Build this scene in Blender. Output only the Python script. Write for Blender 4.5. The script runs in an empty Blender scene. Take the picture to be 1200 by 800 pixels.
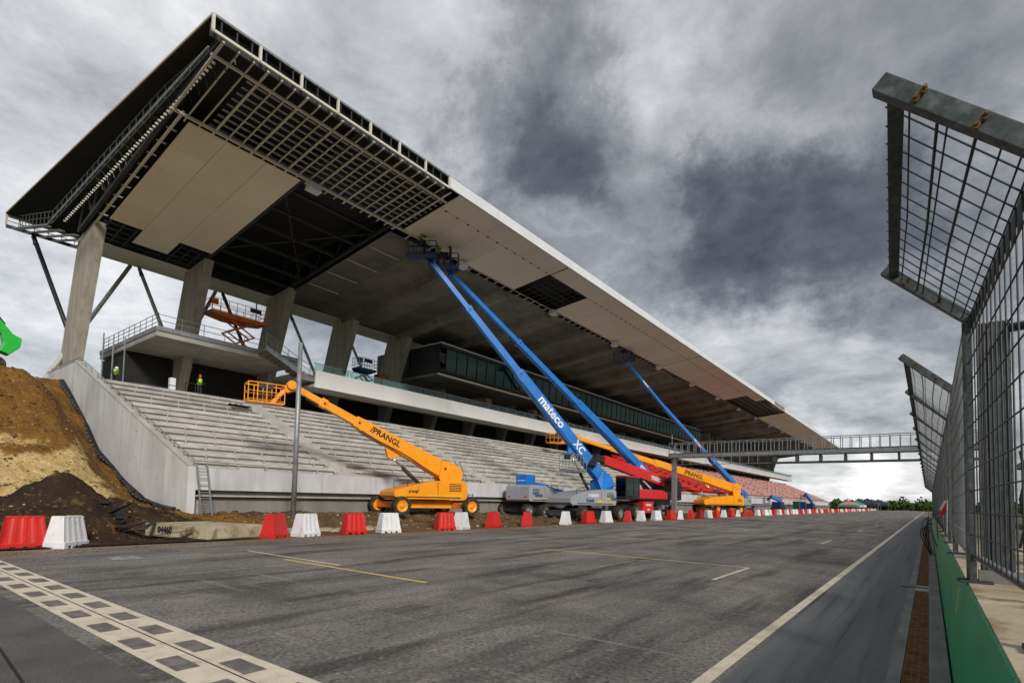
import bpy, bmesh, math, random
from mathutils import Vector, Matrix, noise
random.seed(7)
R = math.radians
scene = bpy.context.scene
COL = scene.collection

# ------------------------------------------------------------------ camera
cd = bpy.data.cameras.new('camera'); cam = bpy.data.objects.new('camera', cd); COL.objects.link(cam)
cd.sensor_fit = 'HORIZONTAL'; cd.sensor_width = 36; cd.lens = 18.96; cd.shift_y = 0.1253
cd.clip_start = 0.05; cd.clip_end = 9000
YAW, PITCH, ROLL = R(37.716), R(3.0), R(1.35)
fw = Vector((-math.sin(YAW)*math.cos(PITCH), math.cos(YAW)*math.cos(PITCH), math.sin(PITCH)))
rt = Vector((math.cos(YAW), math.sin(YAW), 0)); up = rt.cross(fw)
r2 = rt*math.cos(ROLL)+up*math.sin(ROLL); u2 = up*math.cos(ROLL)-rt*math.sin(ROLL)
m = Matrix.Identity(4)
for i in range(3): m[i][0] = r2[i]; m[i][1] = u2[i]; m[i][2] = -fw[i]
m[0][3], m[1][3], m[2][3] = 0, 0, 1.7
cam.matrix_world = m; scene.camera = cam

# ------------------------------------------------------------------ sky, sun, exposure
SUN_EL, SUN_AZ = R(29), R(120)            # azimuth clockwise from +Y: behind the camera, to its right
world = bpy.data.worlds.new('World'); scene.world = world; world.use_nodes = True
wt = world.node_tree; wn = wt.nodes; wl = wt.links; wn.clear()
def WN(t, **k):
    n = wn.new(t)
    for a, b in k.items(): setattr(n, a, b)
    return n
def wmath(op, a, b=None, c=None, clamp=False):
    n = WN('ShaderNodeMath', operation=op, use_clamp=clamp)
    for i, v in enumerate((a, b, c)):
        if v is None: continue
        if isinstance(v, (int, float)): n.inputs[i].default_value = v
        else: wl.new(v, n.inputs[i])
    return n.outputs[0]
def wvec(op, a, b=None):
    n = WN('ShaderNodeVectorMath', operation=op)
    for i, v in enumerate((a, b)):
        if v is None: continue
        if isinstance(v, (tuple, list, Vector)): n.inputs[i].default_value = tuple(v)
        else: wl.new(v, n.inputs[i])
    return n
sky = WN('ShaderNodeTexSky', sky_type='NISHITA', sun_disc=False, sun_elevation=SUN_EL, sun_rotation=SUN_AZ)
tc = WN('ShaderNodeTexCoord'); D = tc.outputs['Generated']
sep = WN('ShaderNodeSeparateXYZ'); wl.new(D, sep.inputs[0])
zz = wmath('ADD', wmath('ABSOLUTE', sep.outputs[2]), 0.22)
cmb = WN('ShaderNodeCombineXYZ')
wl.new(wmath('DIVIDE', sep.outputs[0], zz), cmb.inputs[0]); wl.new(wmath('DIVIDE', sep.outputs[1], zz), cmb.inputs[1])
def wnoise(vec, scale, detail=6, rough=.55, dist=0.0, off=(0, 0, 0)):
    v = wvec('ADD', vec, off).outputs[0]
    n = WN('ShaderNodeTexNoise'); n.inputs['Scale'].default_value = scale; n.inputs['Detail'].default_value = detail
    n.inputs['Roughness'].default_value = rough; n.inputs['Distortion'].default_value = dist
    wl.new(v, n.inputs['Vector']); return n
P0 = cmb.outputs[0]
nbig = wnoise(P0, 1.3, 10, .60, .35, (3.1, 1.7, 0))
nfine = wnoise(P0, 5.0, 10, .66, .25, (9.1, 4.2, 0))
# slow warp so that the cloud banks get torn edges
warp = wnoise(D, 4.2, 9, .66, 0, (1, 2, 3))
wv = wvec('SUBTRACT', warp.outputs['Color'], (.5, .5, .5)); wsc = WN('ShaderNodeVectorMath', operation='SCALE')
wl.new(wv.outputs[0], wsc.inputs[0]); wsc.inputs['Scale'].default_value = 0.34
DW = wvec('NORMALIZE', wvec('ADD', D, wsc.outputs[0]).outputs[0]).outputs[0]
def bank(direction, inner, outer, gain):      # a bank of cloud about a direction; angles in degrees
    d = Vector(direction).normalized()
    dt = WN('ShaderNodeVectorMath', operation='DOT_PRODUCT'); wl.new(DW, dt.inputs[0]); dt.inputs[1].default_value = tuple(d)
    mr = WN('ShaderNodeMapRange', interpolation_type='SMOOTHSTEP'); wl.new(dt.outputs['Value'], mr.inputs[0])
    mr.inputs[1].default_value = math.cos(R(outer)); mr.inputs[2].default_value = math.cos(R(inner))
    mr.inputs[3].default_value = 0; mr.inputs[4].default_value = gain
    return mr.outputs[0]
BANKS = []   # filled below: (direction, inner, outer, gain)
BANKS += [((-.47,.66,.59),0,9,-.22), ((-.44,.71,.55),0,8,-.12), ((-.20,.88,.43),0,9,-.24), ((-.32,.85,.42),0,8,-.14), ((-.10,.91,.40),0,9,-.22), ((.00,.93,.36),0,9,-.18),
          ((-.25,.88,.41),0,9,-.16), ((-.20,.74,.64),0,14,-.05), ((-.05,.80,.60),2,16,-.02), ((-.64,.42,.64),2,16,.14), ((-.57,.53,.63),1,10,.05), ((-.84,.12,.54),3,20,.16), ((-.33,.70,.63),1,8,.10), ((-.29,.79,.54),1,7,.05),
          ((-.22,.92,.31),1,8,.05), ((-.09,.98,.20),2,8,.04), ((-.05,1.,.03),1,7,.26), ((-.16,.99,.05),1,7,.24), ((-.94,.18,.20),4,20,.18)]
acc = wmath('ADD', wmath('MULTIPLY', wmath('SUBTRACT', nbig.outputs['Fac'], .5), .85), wmath('MULTIPLY', wmath('SUBTRACT', nfine.outputs['Fac'], .5), .58))
acc = wmath('ADD', acc, .47)
for b in BANKS: acc = wmath('ADD', acc, bank(*b))
acc = wmath('MULTIPLY_ADD', acc, .98, .045)
ramp = WN('ShaderNodeValToRGB'); wl.new(acc, ramp.inputs[0])
e = ramp.color_ramp.elements
e[0].position = 0.0; e[0].color = (.026, .027, .030, 1); e[1].position = 1.0; e[1].color = (.58, .58, .57, 1)
for p, c in ((.22, (.064, .067, .073, 1)), (.45, (.158, .163, .172, 1)), (.70, (.325, .331, .340, 1))):
    el = e.new(p); el.color = c
# thin cloud lets a little of the blue sky through
sk = WN('ShaderNodeVectorMath', operation='SCALE'); wl.new(sky.outputs[0], sk.inputs[0]); sk.inputs['Scale'].default_value = .10
mix = WN('ShaderNodeMix', data_type='RGBA'); mix.inputs['Factor'].default_value = .93
wl.new(sk.outputs[0], mix.inputs['A']); wl.new(ramp.outputs[0], mix.inputs['B'])
bg = WN('ShaderNodeBackground'); wl.new(mix.outputs['Result'], bg.inputs['Color']); bg.inputs['Strength'].default_value = 1.0
wo = WN('ShaderNodeOutputWorld'); wl.new(bg.outputs[0], wo.inputs['Surface'])
sl = bpy.data.lights.new('sun', 'SUN'); sl.energy = 1.5; sl.angle = R(13); sl.color = (1, .95, .88)
so = bpy.data.objects.new('sun', sl); COL.objects.link(so)
so.rotation_euler = (math.pi/2-SUN_EL, 0, math.pi-SUN_AZ)
so.location = (30, -30, 60)
scene.view_settings.view_transform = 'Standard'; scene.view_settings.look = 'None'
scene.view_settings.gamma = 1; scene.view_settings.use_curve_mapping = False
scene.view_settings.exposure = 1.0

# ------------------------------------------------------------------ materials
MATS = {}
def mat(name, c1, c2=None, scale=1.0, stretch=(1, 1, 1), lo=.35, hi=.65, rough=.8, metal=0.0, bump=0.0, bscale=None,
        rnd=0.0, fine=0.0, fscale=40, extra=None, spec=.4, detail=7):
    """extra = (colour, scale, stretch, lo, hi, amount): a second layer of wear"""
    if name in MATS: return MATS[name]
    mt = bpy.data.materials.new(name); mt.use_nodes = True; nt = mt.node_tree; n = nt.nodes; l = nt.links
    b = n['Principled BSDF']; b.inputs['Roughness'].default_value = rough; b.inputs['Metallic'].default_value = metal
    b.inputs['Specular IOR Level'].default_value = spec
    geo = n.new('ShaderNodeNewGeometry')
    def nz(sc, st, lo, hi, det=detail):
        mp = n.new('ShaderNodeMapping'); l.new(geo.outputs['Position'], mp.inputs[0]); mp.inputs['Scale'].default_value = st
        t = n.new('ShaderNodeTexNoise'); t.inputs['Scale'].default_value = sc; t.inputs['Detail'].default_value = det; t.inputs['Roughness'].default_value = .6
        l.new(mp.outputs[0], t.inputs['Vector'])
        mr = n.new('ShaderNodeMapRange'); l.new(t.outputs['Fac'], mr.inputs[0]); mr.inputs[1].default_value = lo; mr.inputs[2].default_value = hi
        return mr.outputs[0], t.outputs['Fac']
    c2 = c2 or tuple(x*.8 for x in c1)
    f, raw = nz(scale, stretch, lo, hi)
    mx = n.new('ShaderNodeMix'); mx.data_type = 'RGBA'; l.new(f, mx.inputs['Factor']); mx.inputs['A'].default_value = (*c1, 1); mx.inputs['B'].default_value = (*c2, 1)
    col = mx.outputs['Result']
    if extra:
        for ex in (extra if isinstance(extra, list) else [extra]):
            c, sc, st, lo_, hi_, amt = ex
            f2, _ = nz(sc, st, lo_, hi_)
            ml = n.new('ShaderNodeMath'); ml.operation = 'MULTIPLY'; l.new(f2, ml.inputs[0]); ml.inputs[1].default_value = amt
            m2 = n.new('ShaderNodeMix'); m2.data_type = 'RGBA'; l.new(ml.outputs[0], m2.inputs['Factor']); l.new(col, m2.inputs['A']); m2.inputs['B'].default_value = (*c, 1)
            col = m2.outputs['Result']
    val = None
    if fine:
        f3, _ = nz(fscale, (1, 1, 1), .3, .7, 3)
        mr = n.new('ShaderNodeMapRange'); l.new(f3, mr.inputs[0]); mr.inputs[3].default_value = 1-fine; mr.inputs[4].default_value = 1+fine; val = mr.outputs[0]
    if rnd:
        oi = n.new('ShaderNodeObjectInfo'); mr = n.new('ShaderNodeMapRange'); l.new(oi.outputs['Random'], mr.inputs[0]); mr.inputs[3].default_value = 1-rnd; mr.inputs[4].default_value = 1+rnd
        if val is None: val = mr.outputs[0]
        else:
            ml = n.new('ShaderNodeMath'); ml.operation = 'MULTIPLY'; l.new(val, ml.inputs[0]); l.new(mr.outputs[0], ml.inputs[1]); val = ml.outputs[0]
    if val is not None:
        vs = n.new('ShaderNodeVectorMath'); vs.operation = 'SCALE'; l.new(col, vs.inputs[0]); l.new(val, vs.inputs['Scale']); col = vs.outputs[0]
    l.new(col, b.inputs['Base Color'])
    if bump:
        _, r_ = nz(bscale or scale*6, (1, 1, 1), 0, 1)
        bp = n.new('ShaderNodeBump'); bp.inputs['Strength'].default_value = bump; bp.inputs['Distance'].default_value = .05; l.new(r_, bp.inputs['Height']); l.new(bp.outputs[0], b.inputs['Normal'])
    MATS[name] = mt; return mt

mat('asphalt', (.215, .199, .178), (.140, .131, .120), .8, (1.1, .40, 1), .38, .62, .78, bump=.5, bscale=32, fine=.55, fscale=20,
    extra=[((.30, .268, .225), .45, (1.0, .5, 1), .52, .66, .75), ((.050, .047, .045), 1.1, (1.2, .14, 1), .50, .64, .85), ((.34, .30, .245), 6, (1, .7, 1), .58, .70, .65), ((.045, .043, .041), 8, (1, .6, 1), .58, .68, .65), ((.050, .047, .044), .30, (.8, 1.2, 1), .54, .66, .65), ((.30,.275,.24), 2.2, (.10, 2.4, 1), .60, .70, .55)])
def edge_dust(mt):
    n = mt.node_tree.nodes; l = mt.node_tree.links; b = n['Principled BSDF']; src = b.inputs['Base Color'].links[0].from_socket
    g = n.new('ShaderNodeNewGeometry'); sx = n.new('ShaderNodeSeparateXYZ'); l.new(g.outputs['Position'], sx.inputs[0])
    t = n.new('ShaderNodeTexNoise'); t.inputs['Scale'].default_value = .7; t.inputs['Detail'].default_value = 9; t.inputs['Roughness'].default_value = .65; l.new(g.outputs['Position'], t.inputs['Vector'])
    a = n.new('ShaderNodeMath'); a.operation = 'MULTIPLY_ADD'; l.new(t.outputs['Fac'], a.inputs[0]); a.inputs[1].default_value = -5.5; l.new(sx.outputs[0], a.inputs[2])
    mr = n.new('ShaderNodeMapRange'); l.new(a.outputs[0], mr.inputs[0]); mr.inputs[1].default_value = -19.6; mr.inputs[2].default_value = -22.3; mr.inputs[3].default_value = 0; mr.inputs[4].default_value = .75
    m_ = n.new('ShaderNodeMix'); m_.data_type = 'RGBA'; l.new(mr.outputs[0], m_.inputs['Factor']); l.new(src, m_.inputs['A']); m_.inputs['B'].default_value = (.23, .165, .09, 1); l.new(m_.outputs['Result'], b.inputs['Base Color'])
edge_dust(MATS['asphalt'])
mat('asphalt_side', (.155, .160, .168), (.105, .109, .116), 1.2, (3, .12, 1), .35, .65, .7, bump=.4, bscale=60, fine=.35, fscale=45,
    extra=[((.11, .108, .10), .8, (1, .6, 1), .58, .75, .6), ((.03,.031,.034), 2.5, (3,.06,1), .55,.7,.7)])
mat('asphalt_patch', (.125, .122, .118), (.085, .083, .08), 1.0, (1, 1, 1), .35, .65, .75, bump=.4, bscale=60, fine=.3, fscale=50, extra=((.12, .11, .09), 1.6, (1, 1, 1), .55, .7, .6))
mat('paint_white', (.72, .645, .50), (.56, .49, .37), 3, (1, 1, 1), .4, .7, .7, bump=.15, bscale=60, extra=((.22, .19, .15), 6, (1, 1, 1), .60, .72, .7), fine=.08)
mat('paint_faded', (.42, .40, .36), (.16, .15, .14), 4, (1, 1, 1), .35, .65, .75, fine=.15)
mat('paint_yellow', (.72, .55, .10), (.55, .40, .08), 3, (1, 1, 1), .4, .7, .7, fine=.1, extra=((.15, .12, .09), 7, (1, 1, 1), .62, .75, .7))
mat('check_dark', (.22, .20, .17), (.11, .103, .092), 5, (1, 1, 1), .35, .65, .8, bump=.3, bscale=50, fine=.2)
mat('groove', (.02, .019, .018), (.012, .011, .01), 3, rough=.9)
mat('concrete', (.46, .44, .40), (.34, .325, .295), .8, (1, 1, 1), .35, .65, .85, bump=.15, bscale=25, rnd=.10, fine=.06, fscale=30,
    extra=[((.22, .205, .18), 1.1, (1.5, 1.5, .12), .56, .74, .55), ((.55, .53, .49), 2.0, (1, 1, 1), .6, .75, .4)])
mat('apron', (.24, .235, .225), (.16, .158, .152), 2.2, (1, .5, 1), .35, .65, .85, bump=.3, bscale=40, fine=.2, fscale=40, extra=((.33, .31, .27), 1.2, (1, .6, 1), .55, .7, .6))
mat('concrete_step', (.51, .49, .45), (.35, .335, .305), .7, (1, 1.5, 2.5), .35, .65, .87, bump=.15, bscale=25, rnd=.16, fine=.08, fscale=22,
    extra=[((.56, .53, .47), .5, (1, .5, 1), .55, .72, .6), ((.15, .135, .11), 1.5, (2, 2, .3), .60, .74, .55)])
mat('concrete_light', (.60, .60, .61), (.46, .46, .47), .7, (1, 1, .5), .35, .65, .8, bump=.1, bscale=20, rnd=.05, fine=.05,
    extra=[((.34, .335, .33), 1.0, (.9, .9, .16), .53, .72, .55), ((.70, .70, .70), .8, (1.2, 1.2, .2), .56, .72, .5)])
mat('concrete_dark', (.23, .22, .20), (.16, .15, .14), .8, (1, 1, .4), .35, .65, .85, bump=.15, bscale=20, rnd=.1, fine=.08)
mat('concrete_board', (.39, .36, .30), (.27, .25, .205), 1.1, (3.0, 3.0, .16), .35, .65, .85, bump=.2, bscale=14, rnd=.06, fine=.05,
    extra=((.17, .155, .125), .9, (1.2, 1.2, .25), .55, .72, .55))
mat('concrete_soil', (.50, .44, .31), (.36, .30, .20), 1.4, (1, 1, 1), .35, .65, .9, bump=.3, bscale=18, extra=((.16, .085, .035), 2.2, (1, 1, 1), .52, .64, .8))
mat('dirt', (.165, .092, .032), (.085, .047, .020), .9, (1, 1, 1), .35, .65, .95, bump=.9, bscale=5, fine=.35, fscale=9,
    extra=[((.045, .028, .016), .45, (1, 1, 1), .52, .66, .8), ((.36, .27, .14), 1.6, (1, 1, 1), .64, .74, .6)])
mat('soil_stone', (.42, .36, .26), (.24, .19, .12), 2, rough=.9, rnd=.25)
mat('clod', (.14, .08, .03), (.07, .045, .022), 2, rough=.95)
mat('membrane', (.012, .012, .013), (.03, .03, .03), 4, (1, 1, 1), .4, .7, .45, bump=.25, bscale=3, spec=.4)
mat('grass', (.055, .075, .022), (.09, .085, .04), .05, rough=.95, bump=.5, bscale=2)
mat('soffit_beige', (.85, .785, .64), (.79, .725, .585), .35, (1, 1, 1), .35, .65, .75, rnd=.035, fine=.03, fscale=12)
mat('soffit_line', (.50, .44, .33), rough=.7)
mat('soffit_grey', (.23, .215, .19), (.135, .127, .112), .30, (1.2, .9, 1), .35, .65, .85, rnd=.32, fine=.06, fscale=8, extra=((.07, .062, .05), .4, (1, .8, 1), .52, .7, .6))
mat('soffit_white', (.68, .64, .54), (.60, .56, .47), .6, rough=.75, rnd=.05)
mat('roof_dark', (.016, .016, .017), (.010, .010, .011), .5, rough=.7)
mat('steel_dark', (.055, .062, .068), (.035, .04, .044), .8, rough=.6, metal=.2)
mat('steel_light', (.56, .55, .52), (.46, .45, .42), 1, (1, 1, .3), rough=.55)
mat('steel_black', (.020, .021, .024), rough=.5)
mat('batten', (.70, .66, .57), (.60, .565, .49), 2, rough=.6, rnd=.08)
mat('fascia_white', (.74, .76, .78), (.66, .68, .70), .5, rough=.45, rnd=.02)
mat('balcony_white', (.80, .80, .79), (.74, .74, .73), .4, rough=.5, rnd=.025, extra=((.55, .53, .49), 1.0, (1, 1, .2), .6, .75, .3))
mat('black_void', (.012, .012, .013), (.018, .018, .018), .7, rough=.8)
mat('cladding_dark', (.030, .033, .037), (.022, .024, .027), 1, (1, 1, .3), rough=.5, rnd=.12)
mat('galv', (.33, .35, .36), (.22, .235, .245), 5, (1, 1, .6), .35, .65, .5, metal=.5, rnd=.06, extra=((.13, .14, .145), 2.2, (1, 1, 1), .55, .7, .4))
mat('galv_dark', (.100, .118, .115), (.060, .072, .071), 14, (1, 1, 1), .38, .62, .5, metal=.55, extra=((.19, .215, .21), 9, (1, 1, 1), .56, .66, .6))
mat('wire', (.045, .05, .055), (.03, .033, .036), 6, rough=.5, metal=.4)
mat('rust', (.27, .125, .038), (.12, .055, .020), 7, (1, 1, 1), .35, .65, .85, bump=.4, bscale=60, fine=.25, fscale=60)
mat('rust_bolt', (.24, .15, .05), (.10, .05, .025), 30, rough=.7, metal=.3)
mat('green_paint', (.006, .36, .15), (.005, .30, .125), 1.2, (2, .4, 2), .35, .65, .42, bump=.12, bscale=20, extra=[((.03, .20, .09), 7, (6, 6, .25), .66, .74, .5), ((.003, .055, .028), 3, (1, .3, 1), .56, .7, .5)])
mat('plastic_red', (.62, .022, .016), (.52, .018, .014), 2, rough=.42, rnd=.06, extra=[((.20, .06, .035), 5, (1, 1, .5), .58, .70, .55), ((.70, .25, .2), 14, (1, 1, .3), .64, .70, .5)])
mat('plastic_white', (.74, .75, .77), (.66, .66, .67), 2, rough=.42, rnd=.04, extra=[((.36, .30, .22), 4, (1, 1, .4), .57, .72, .6), ((.25, .22, .2), 16, (1, 1, .3), .64, .69, .5)])
mat('orange', (.90, .345, .010), (.84, .30, .008), 1.5, rough=.38, extra=[((.40, .15, .01), 6, (1, 1, .4), .57, .72, .4), ((.28, .20, .11), 2.6, (1, 1, .6), .60, .72, .5)])
mat('orange_dark', (.80, .20, .012), (.62, .15, .010), 2, rough=.5, extra=((.10, .045, .015), 3, (1, 1, 1), .55, .7, .6))
mat('blue', (.014, .185, .60), (.011, .15, .50), 1.2, rough=.36, extra=[((.02, .08, .25), 5, (1, 1, .4), .57, .72, .35), ((.28, .20, .11), 2.6, (1, 1, .6), .60, .72, .5)])
mat('blue_dark', (.008, .035, .14), (.006, .028, .11), 2, rough=.45)
mat('blue_light', (.10, .30, .68), rough=.4)
mat('machine_grey', (.34, .36, .385), (.29, .305, .33), 1.5, rough=.45, extra=[((.20, .20, .20), 5, (1, 1, .4), .55, .70, .4), ((.28, .20, .11), 2.6, (1, 1, .6), .60, .72, .5)])
mat('machine_red', (.68, .016, .016), (.56, .013, .013), 1.5, rough=.36, extra=[((.25, .03, .02), 5, (1, 1, .4), .57, .72, .35), ((.28, .20, .11), 2.6, (1, 1, .6), .60, .72, .5)])
mat('machine_black', (.016, .016, .017), (.028, .027, .026), 3, rough=.55, extra=((.09, .065, .035), 4, (1, 1, 1), .6, .72, .5))
mat('tyre', (.028, .026, .024), (.018, .017, .016), 6, rough=.85, extra=((.13, .085, .04), 5, (1, 1, 1), .48, .66, .8))
mat('rim_grey', (.25, .25, .25), rough=.5, metal=.3, extra=((.13, .09, .05), 5, (1, 1, 1), .55, .7, .5))
mat('chrome', (.75, .75, .76), rough=.18, metal=1)
mat('text_white', (.82, .82, .82), rough=.5)
mat('text_black', (.012, .012, .014), rough=.5)
mat('text_blue', (.010, .055, .20), rough=.5)
mat('sticker_yellow', (.80, .58, .03), rough=.5)
mat('excavator_green', (.02, .50, .045), (.015, .42, .035), 2, rough=.4)
mat('seat_red', (.66, .022, .012), (.52, .018, .010), 4, rough=.5, extra=((.20, .01, .01), 3, (1, 1, 1), .6, .7, .5))
mat('seat_pink', (.60, .36, .32), (.46, .20, .17), 5, rough=.6, extra=((.30, .06, .045), 2.5, (1, 1, 1), .58, .68, .6))
mat('hivis', (.55, .80, .015), (.48, .72, .012), 8, rough=.6)
mat('cloth_dark', (.018, .02, .028), (.03, .032, .04), 8, rough=.9)
mat('skin', (.42, .24, .16), rough=.6)
mat('helmet_red', (.55, .02, .02), rough=.35)
mat('helmet_white', (.7, .7, .7), rough=.35)
mat('canvas_teal', (.05, .32, .24), rough=.7); mat('canvas_pink', (.62, .22, .20), rough=.7); mat('canvas_white', (.75, .75, .73), rough=.7); mat('canvas_navy', (.02, .035, .07), rough=.7)
mat('leaf', (.035, .080, .014), (.07, .115, .024), .25, rough=.8, spec=.15, fine=.35, fscale=1.5)
mat('leaf_dark', (.022, .045, .012), (.045, .075, .02), .3, rough=.8, spec=.15)
mat('bark', (.09, .065, .045), rough=.9)
mat('wood', (.30, .17, .07), (.22, .12, .05), 4, (1, 6, 1), rough=.75)
mat('cardboard', (.26, .13, .05), rough=.8)
mat('bin_green', (.012, .075, .035), rough=.5); mat('lamp_glass', (.80, .80, .76), rough=.3)
mat('wall_white', (.72, .72, .70), (.65, .65, .63), .6, rough=.7)
mat('flag_red', (.60, .02, .03), rough=.7); mat('rubber', (.014, .014, .015), rough=.6)
mat('curtain', (.42, .46, .42), (.32, .36, .33), 2, (1, 4, 1), rough=.8)

def glass(name, tint, trans, rough=.04, gl=.5):
    mt = bpy.data.materials.new(name); mt.use_nodes = True; n = mt.node_tree.nodes; l = mt.node_tree.links; n.remove(n['Principled BSDF'])
    out = n['Material Output']; t = n.new('ShaderNodeBsdfTransparent'); t.inputs[0].default_value = (*trans, 1)
    g = n.new('ShaderNodeBsdfGlossy'); g.inputs['Color'].default_value = (*tint, 1); g.inputs['Roughness'].default_value = rough
    f = n.new('ShaderNodeFresnel'); f.inputs[0].default_value = 1.5
    mr = n.new('ShaderNodeMapRange'); l.new(f.outputs[0], mr.inputs[0]); mr.inputs[3].default_value = .04; mr.inputs[4].default_value = gl*2
    mx = n.new('ShaderNodeMixShader'); l.new(mr.outputs[0], mx.inputs[0]); l.new(t.outputs[0], mx.inputs[1]); l.new(g.outputs[0], mx.inputs[2]); l.new(mx.outputs[0], out.inputs[0])
    MATS[name] = mt; return mt
glass('glass_green', (.36, .50, .44), (.22, .31, .27), .05, .35)
glass('glass_clear', (.8, .9, .88), (.70, .84, .80))
glass('glass_dark', (.8, .9, .9), (.20, .25, .24))

# earth bank: brown topsoil over a lens of pale sand (two soils, by position in the ground)
def bank_material():
    mt = bpy.data.materials.new('bank_soil'); mt.use_nodes = True; n = mt.node_tree.nodes; l = mt.node_tree.links; b = n['Principled BSDF']; b.inputs['Roughness'].default_value = .95
    b.inputs['Specular IOR Level'].default_value = .2
    g = n.new('ShaderNodeNewGeometry')
    def nz(sc, lo, hi, det=8, st=(1, 1, 1)):
        mp = n.new('ShaderNodeMapping'); mp.inputs['Scale'].default_value = st; l.new(g.outputs['Position'], mp.inputs[0])
        t = n.new('ShaderNodeTexNoise'); t.inputs['Scale'].default_value = sc; t.inputs['Detail'].default_value = det; t.inputs['Roughness'].default_value = .62; l.new(mp.outputs[0], t.inputs['Vector'])
        mr = n.new('ShaderNodeMapRange'); l.new(t.outputs['Fac'], mr.inputs[0]); mr.inputs[1].default_value = lo; mr.inputs[2].default_value = hi; return mr.outputs[0], t.outputs['Fac']
    def mixc(f, a, b_):
        x = n.new('ShaderNodeMix'); x.data_type = 'RGBA'; l.new(f, x.inputs['Factor'])
        for s, v in (('A', a), ('B', b_)):
            if isinstance(v, tuple): x.inputs[s].default_value = (*v, 1)
            else: l.new(v, x.inputs[s])
        return x.outputs['Result']
    def mth(op, a, b_):
        x = n.new('ShaderNodeMath'); x.operation = op
        for i, v in enumerate((a, b_)):
            if isinstance(v, (int, float)): x.inputs[i].default_value = v
            else: l.new(v, x.inputs[i])
        return x.outputs[0]
    f1, _ = nz(.9, .35, .65); brown = mixc(f1, (.235, .120, .024), (.135, .067, .018))
    f2, _ = nz(3.5, .55, .72); brown = mixc(f2, brown, (.30, .165, .04))
    f3, _ = nz(1.2, .35, .65); sand = mixc(f3, (.58, .43, .20), (.43, .29, .105))
    f6, _ = nz(5, .52, .7); sand = mixc(f6, sand, (.66, .52, .28))
    f4, _ = nz(1.0, .35, .65); dark = mixc(f4, (.050, .030, .014), (.024, .016, .010))
    f7, _ = nz(2.2, .56, .66); dark = mixc(f7, dark, (.125, .070, .026))
    sx = n.new('ShaderNodeSeparateXYZ'); l.new(g.outputs['Position'], sx.inputs[0])
    _, nb = nz(.5, 0, 1, 5); _, nb2 = nz(.9, 0, 1, 6)
    # sand lens: low on the bank, away from the concrete wall
    hgt = mth('ADD', sx.outputs[2], mth('MULTIPLY', mth('SUBTRACT', nb, .5), 5.0))
    s1 = n.new('ShaderNodeMapRange'); s1.interpolation_type = 'SMOOTHSTEP'; l.new(hgt, s1.inputs[0]); s1.inputs[1].default_value = 3.9; s1.inputs[2].default_value = 3.3
    yy = mth('ADD', sx.outputs[1], mth('MULTIPLY', mth('SUBTRACT', nb2, .5), 2.2))
    s2 = n.new('ShaderNodeMapRange'); s2.interpolation_type = 'SMOOTHSTEP'; l.new(yy, s2.inputs[0]); s2.inputs[1].default_value = 9.2; s2.inputs[2].default_value = 8.7
    col = mixc(mth('MULTIPLY', s1.outputs[0], s2.outputs[0]), brown, sand)
    # dark humus tipped in front, nearer the track
    xx = mth('ADD', sx.outputs[0], mth('MULTIPLY', mth('SUBTRACT', nb2, .5), 1.6))
    s3 = n.new('ShaderNodeMapRange'); s3.interpolation_type = 'SMOOTHSTEP'; l.new(xx, s3.inputs[0]); s3.inputs[1].default_value = -26.4; s3.inputs[2].default_value = -25.6
    s4 = n.new('ShaderNodeMapRange'); l.new(yy, s4.inputs[0]); s4.inputs[1].default_value = 10.8; s4.inputs[2].default_value = 9.4
    col = mixc(mth('MULTIPLY', s3.outputs[0], s4.outputs[0]), col, dark)
    f5, r5 = nz(14, .30, .70, 4)
    mr = n.new('ShaderNodeMapRange'); l.new(f5, mr.inputs[0]); mr.inputs[3].default_value = .62; mr.inputs[4].default_value = 1.35
    vs = n.new('ShaderNodeVectorMath'); vs.operation = 'SCALE'; l.new(col, vs.inputs[0]); l.new(mr.outputs[0], vs.inputs['Scale']); l.new(vs.outputs[0], b.inputs['Base Color'])
    _, r6 = nz(4.5, 0, 1, 9)
    bp = n.new('ShaderNodeBump'); bp.inputs['Strength'].default_value = 1; bp.inputs['Distance'].default_value = .12; l.new(r6, bp.inputs['Height']); l.new(bp.outputs[0], b.inputs['Normal'])
    MATS['bank_soil'] = mt
bank_material()

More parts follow.
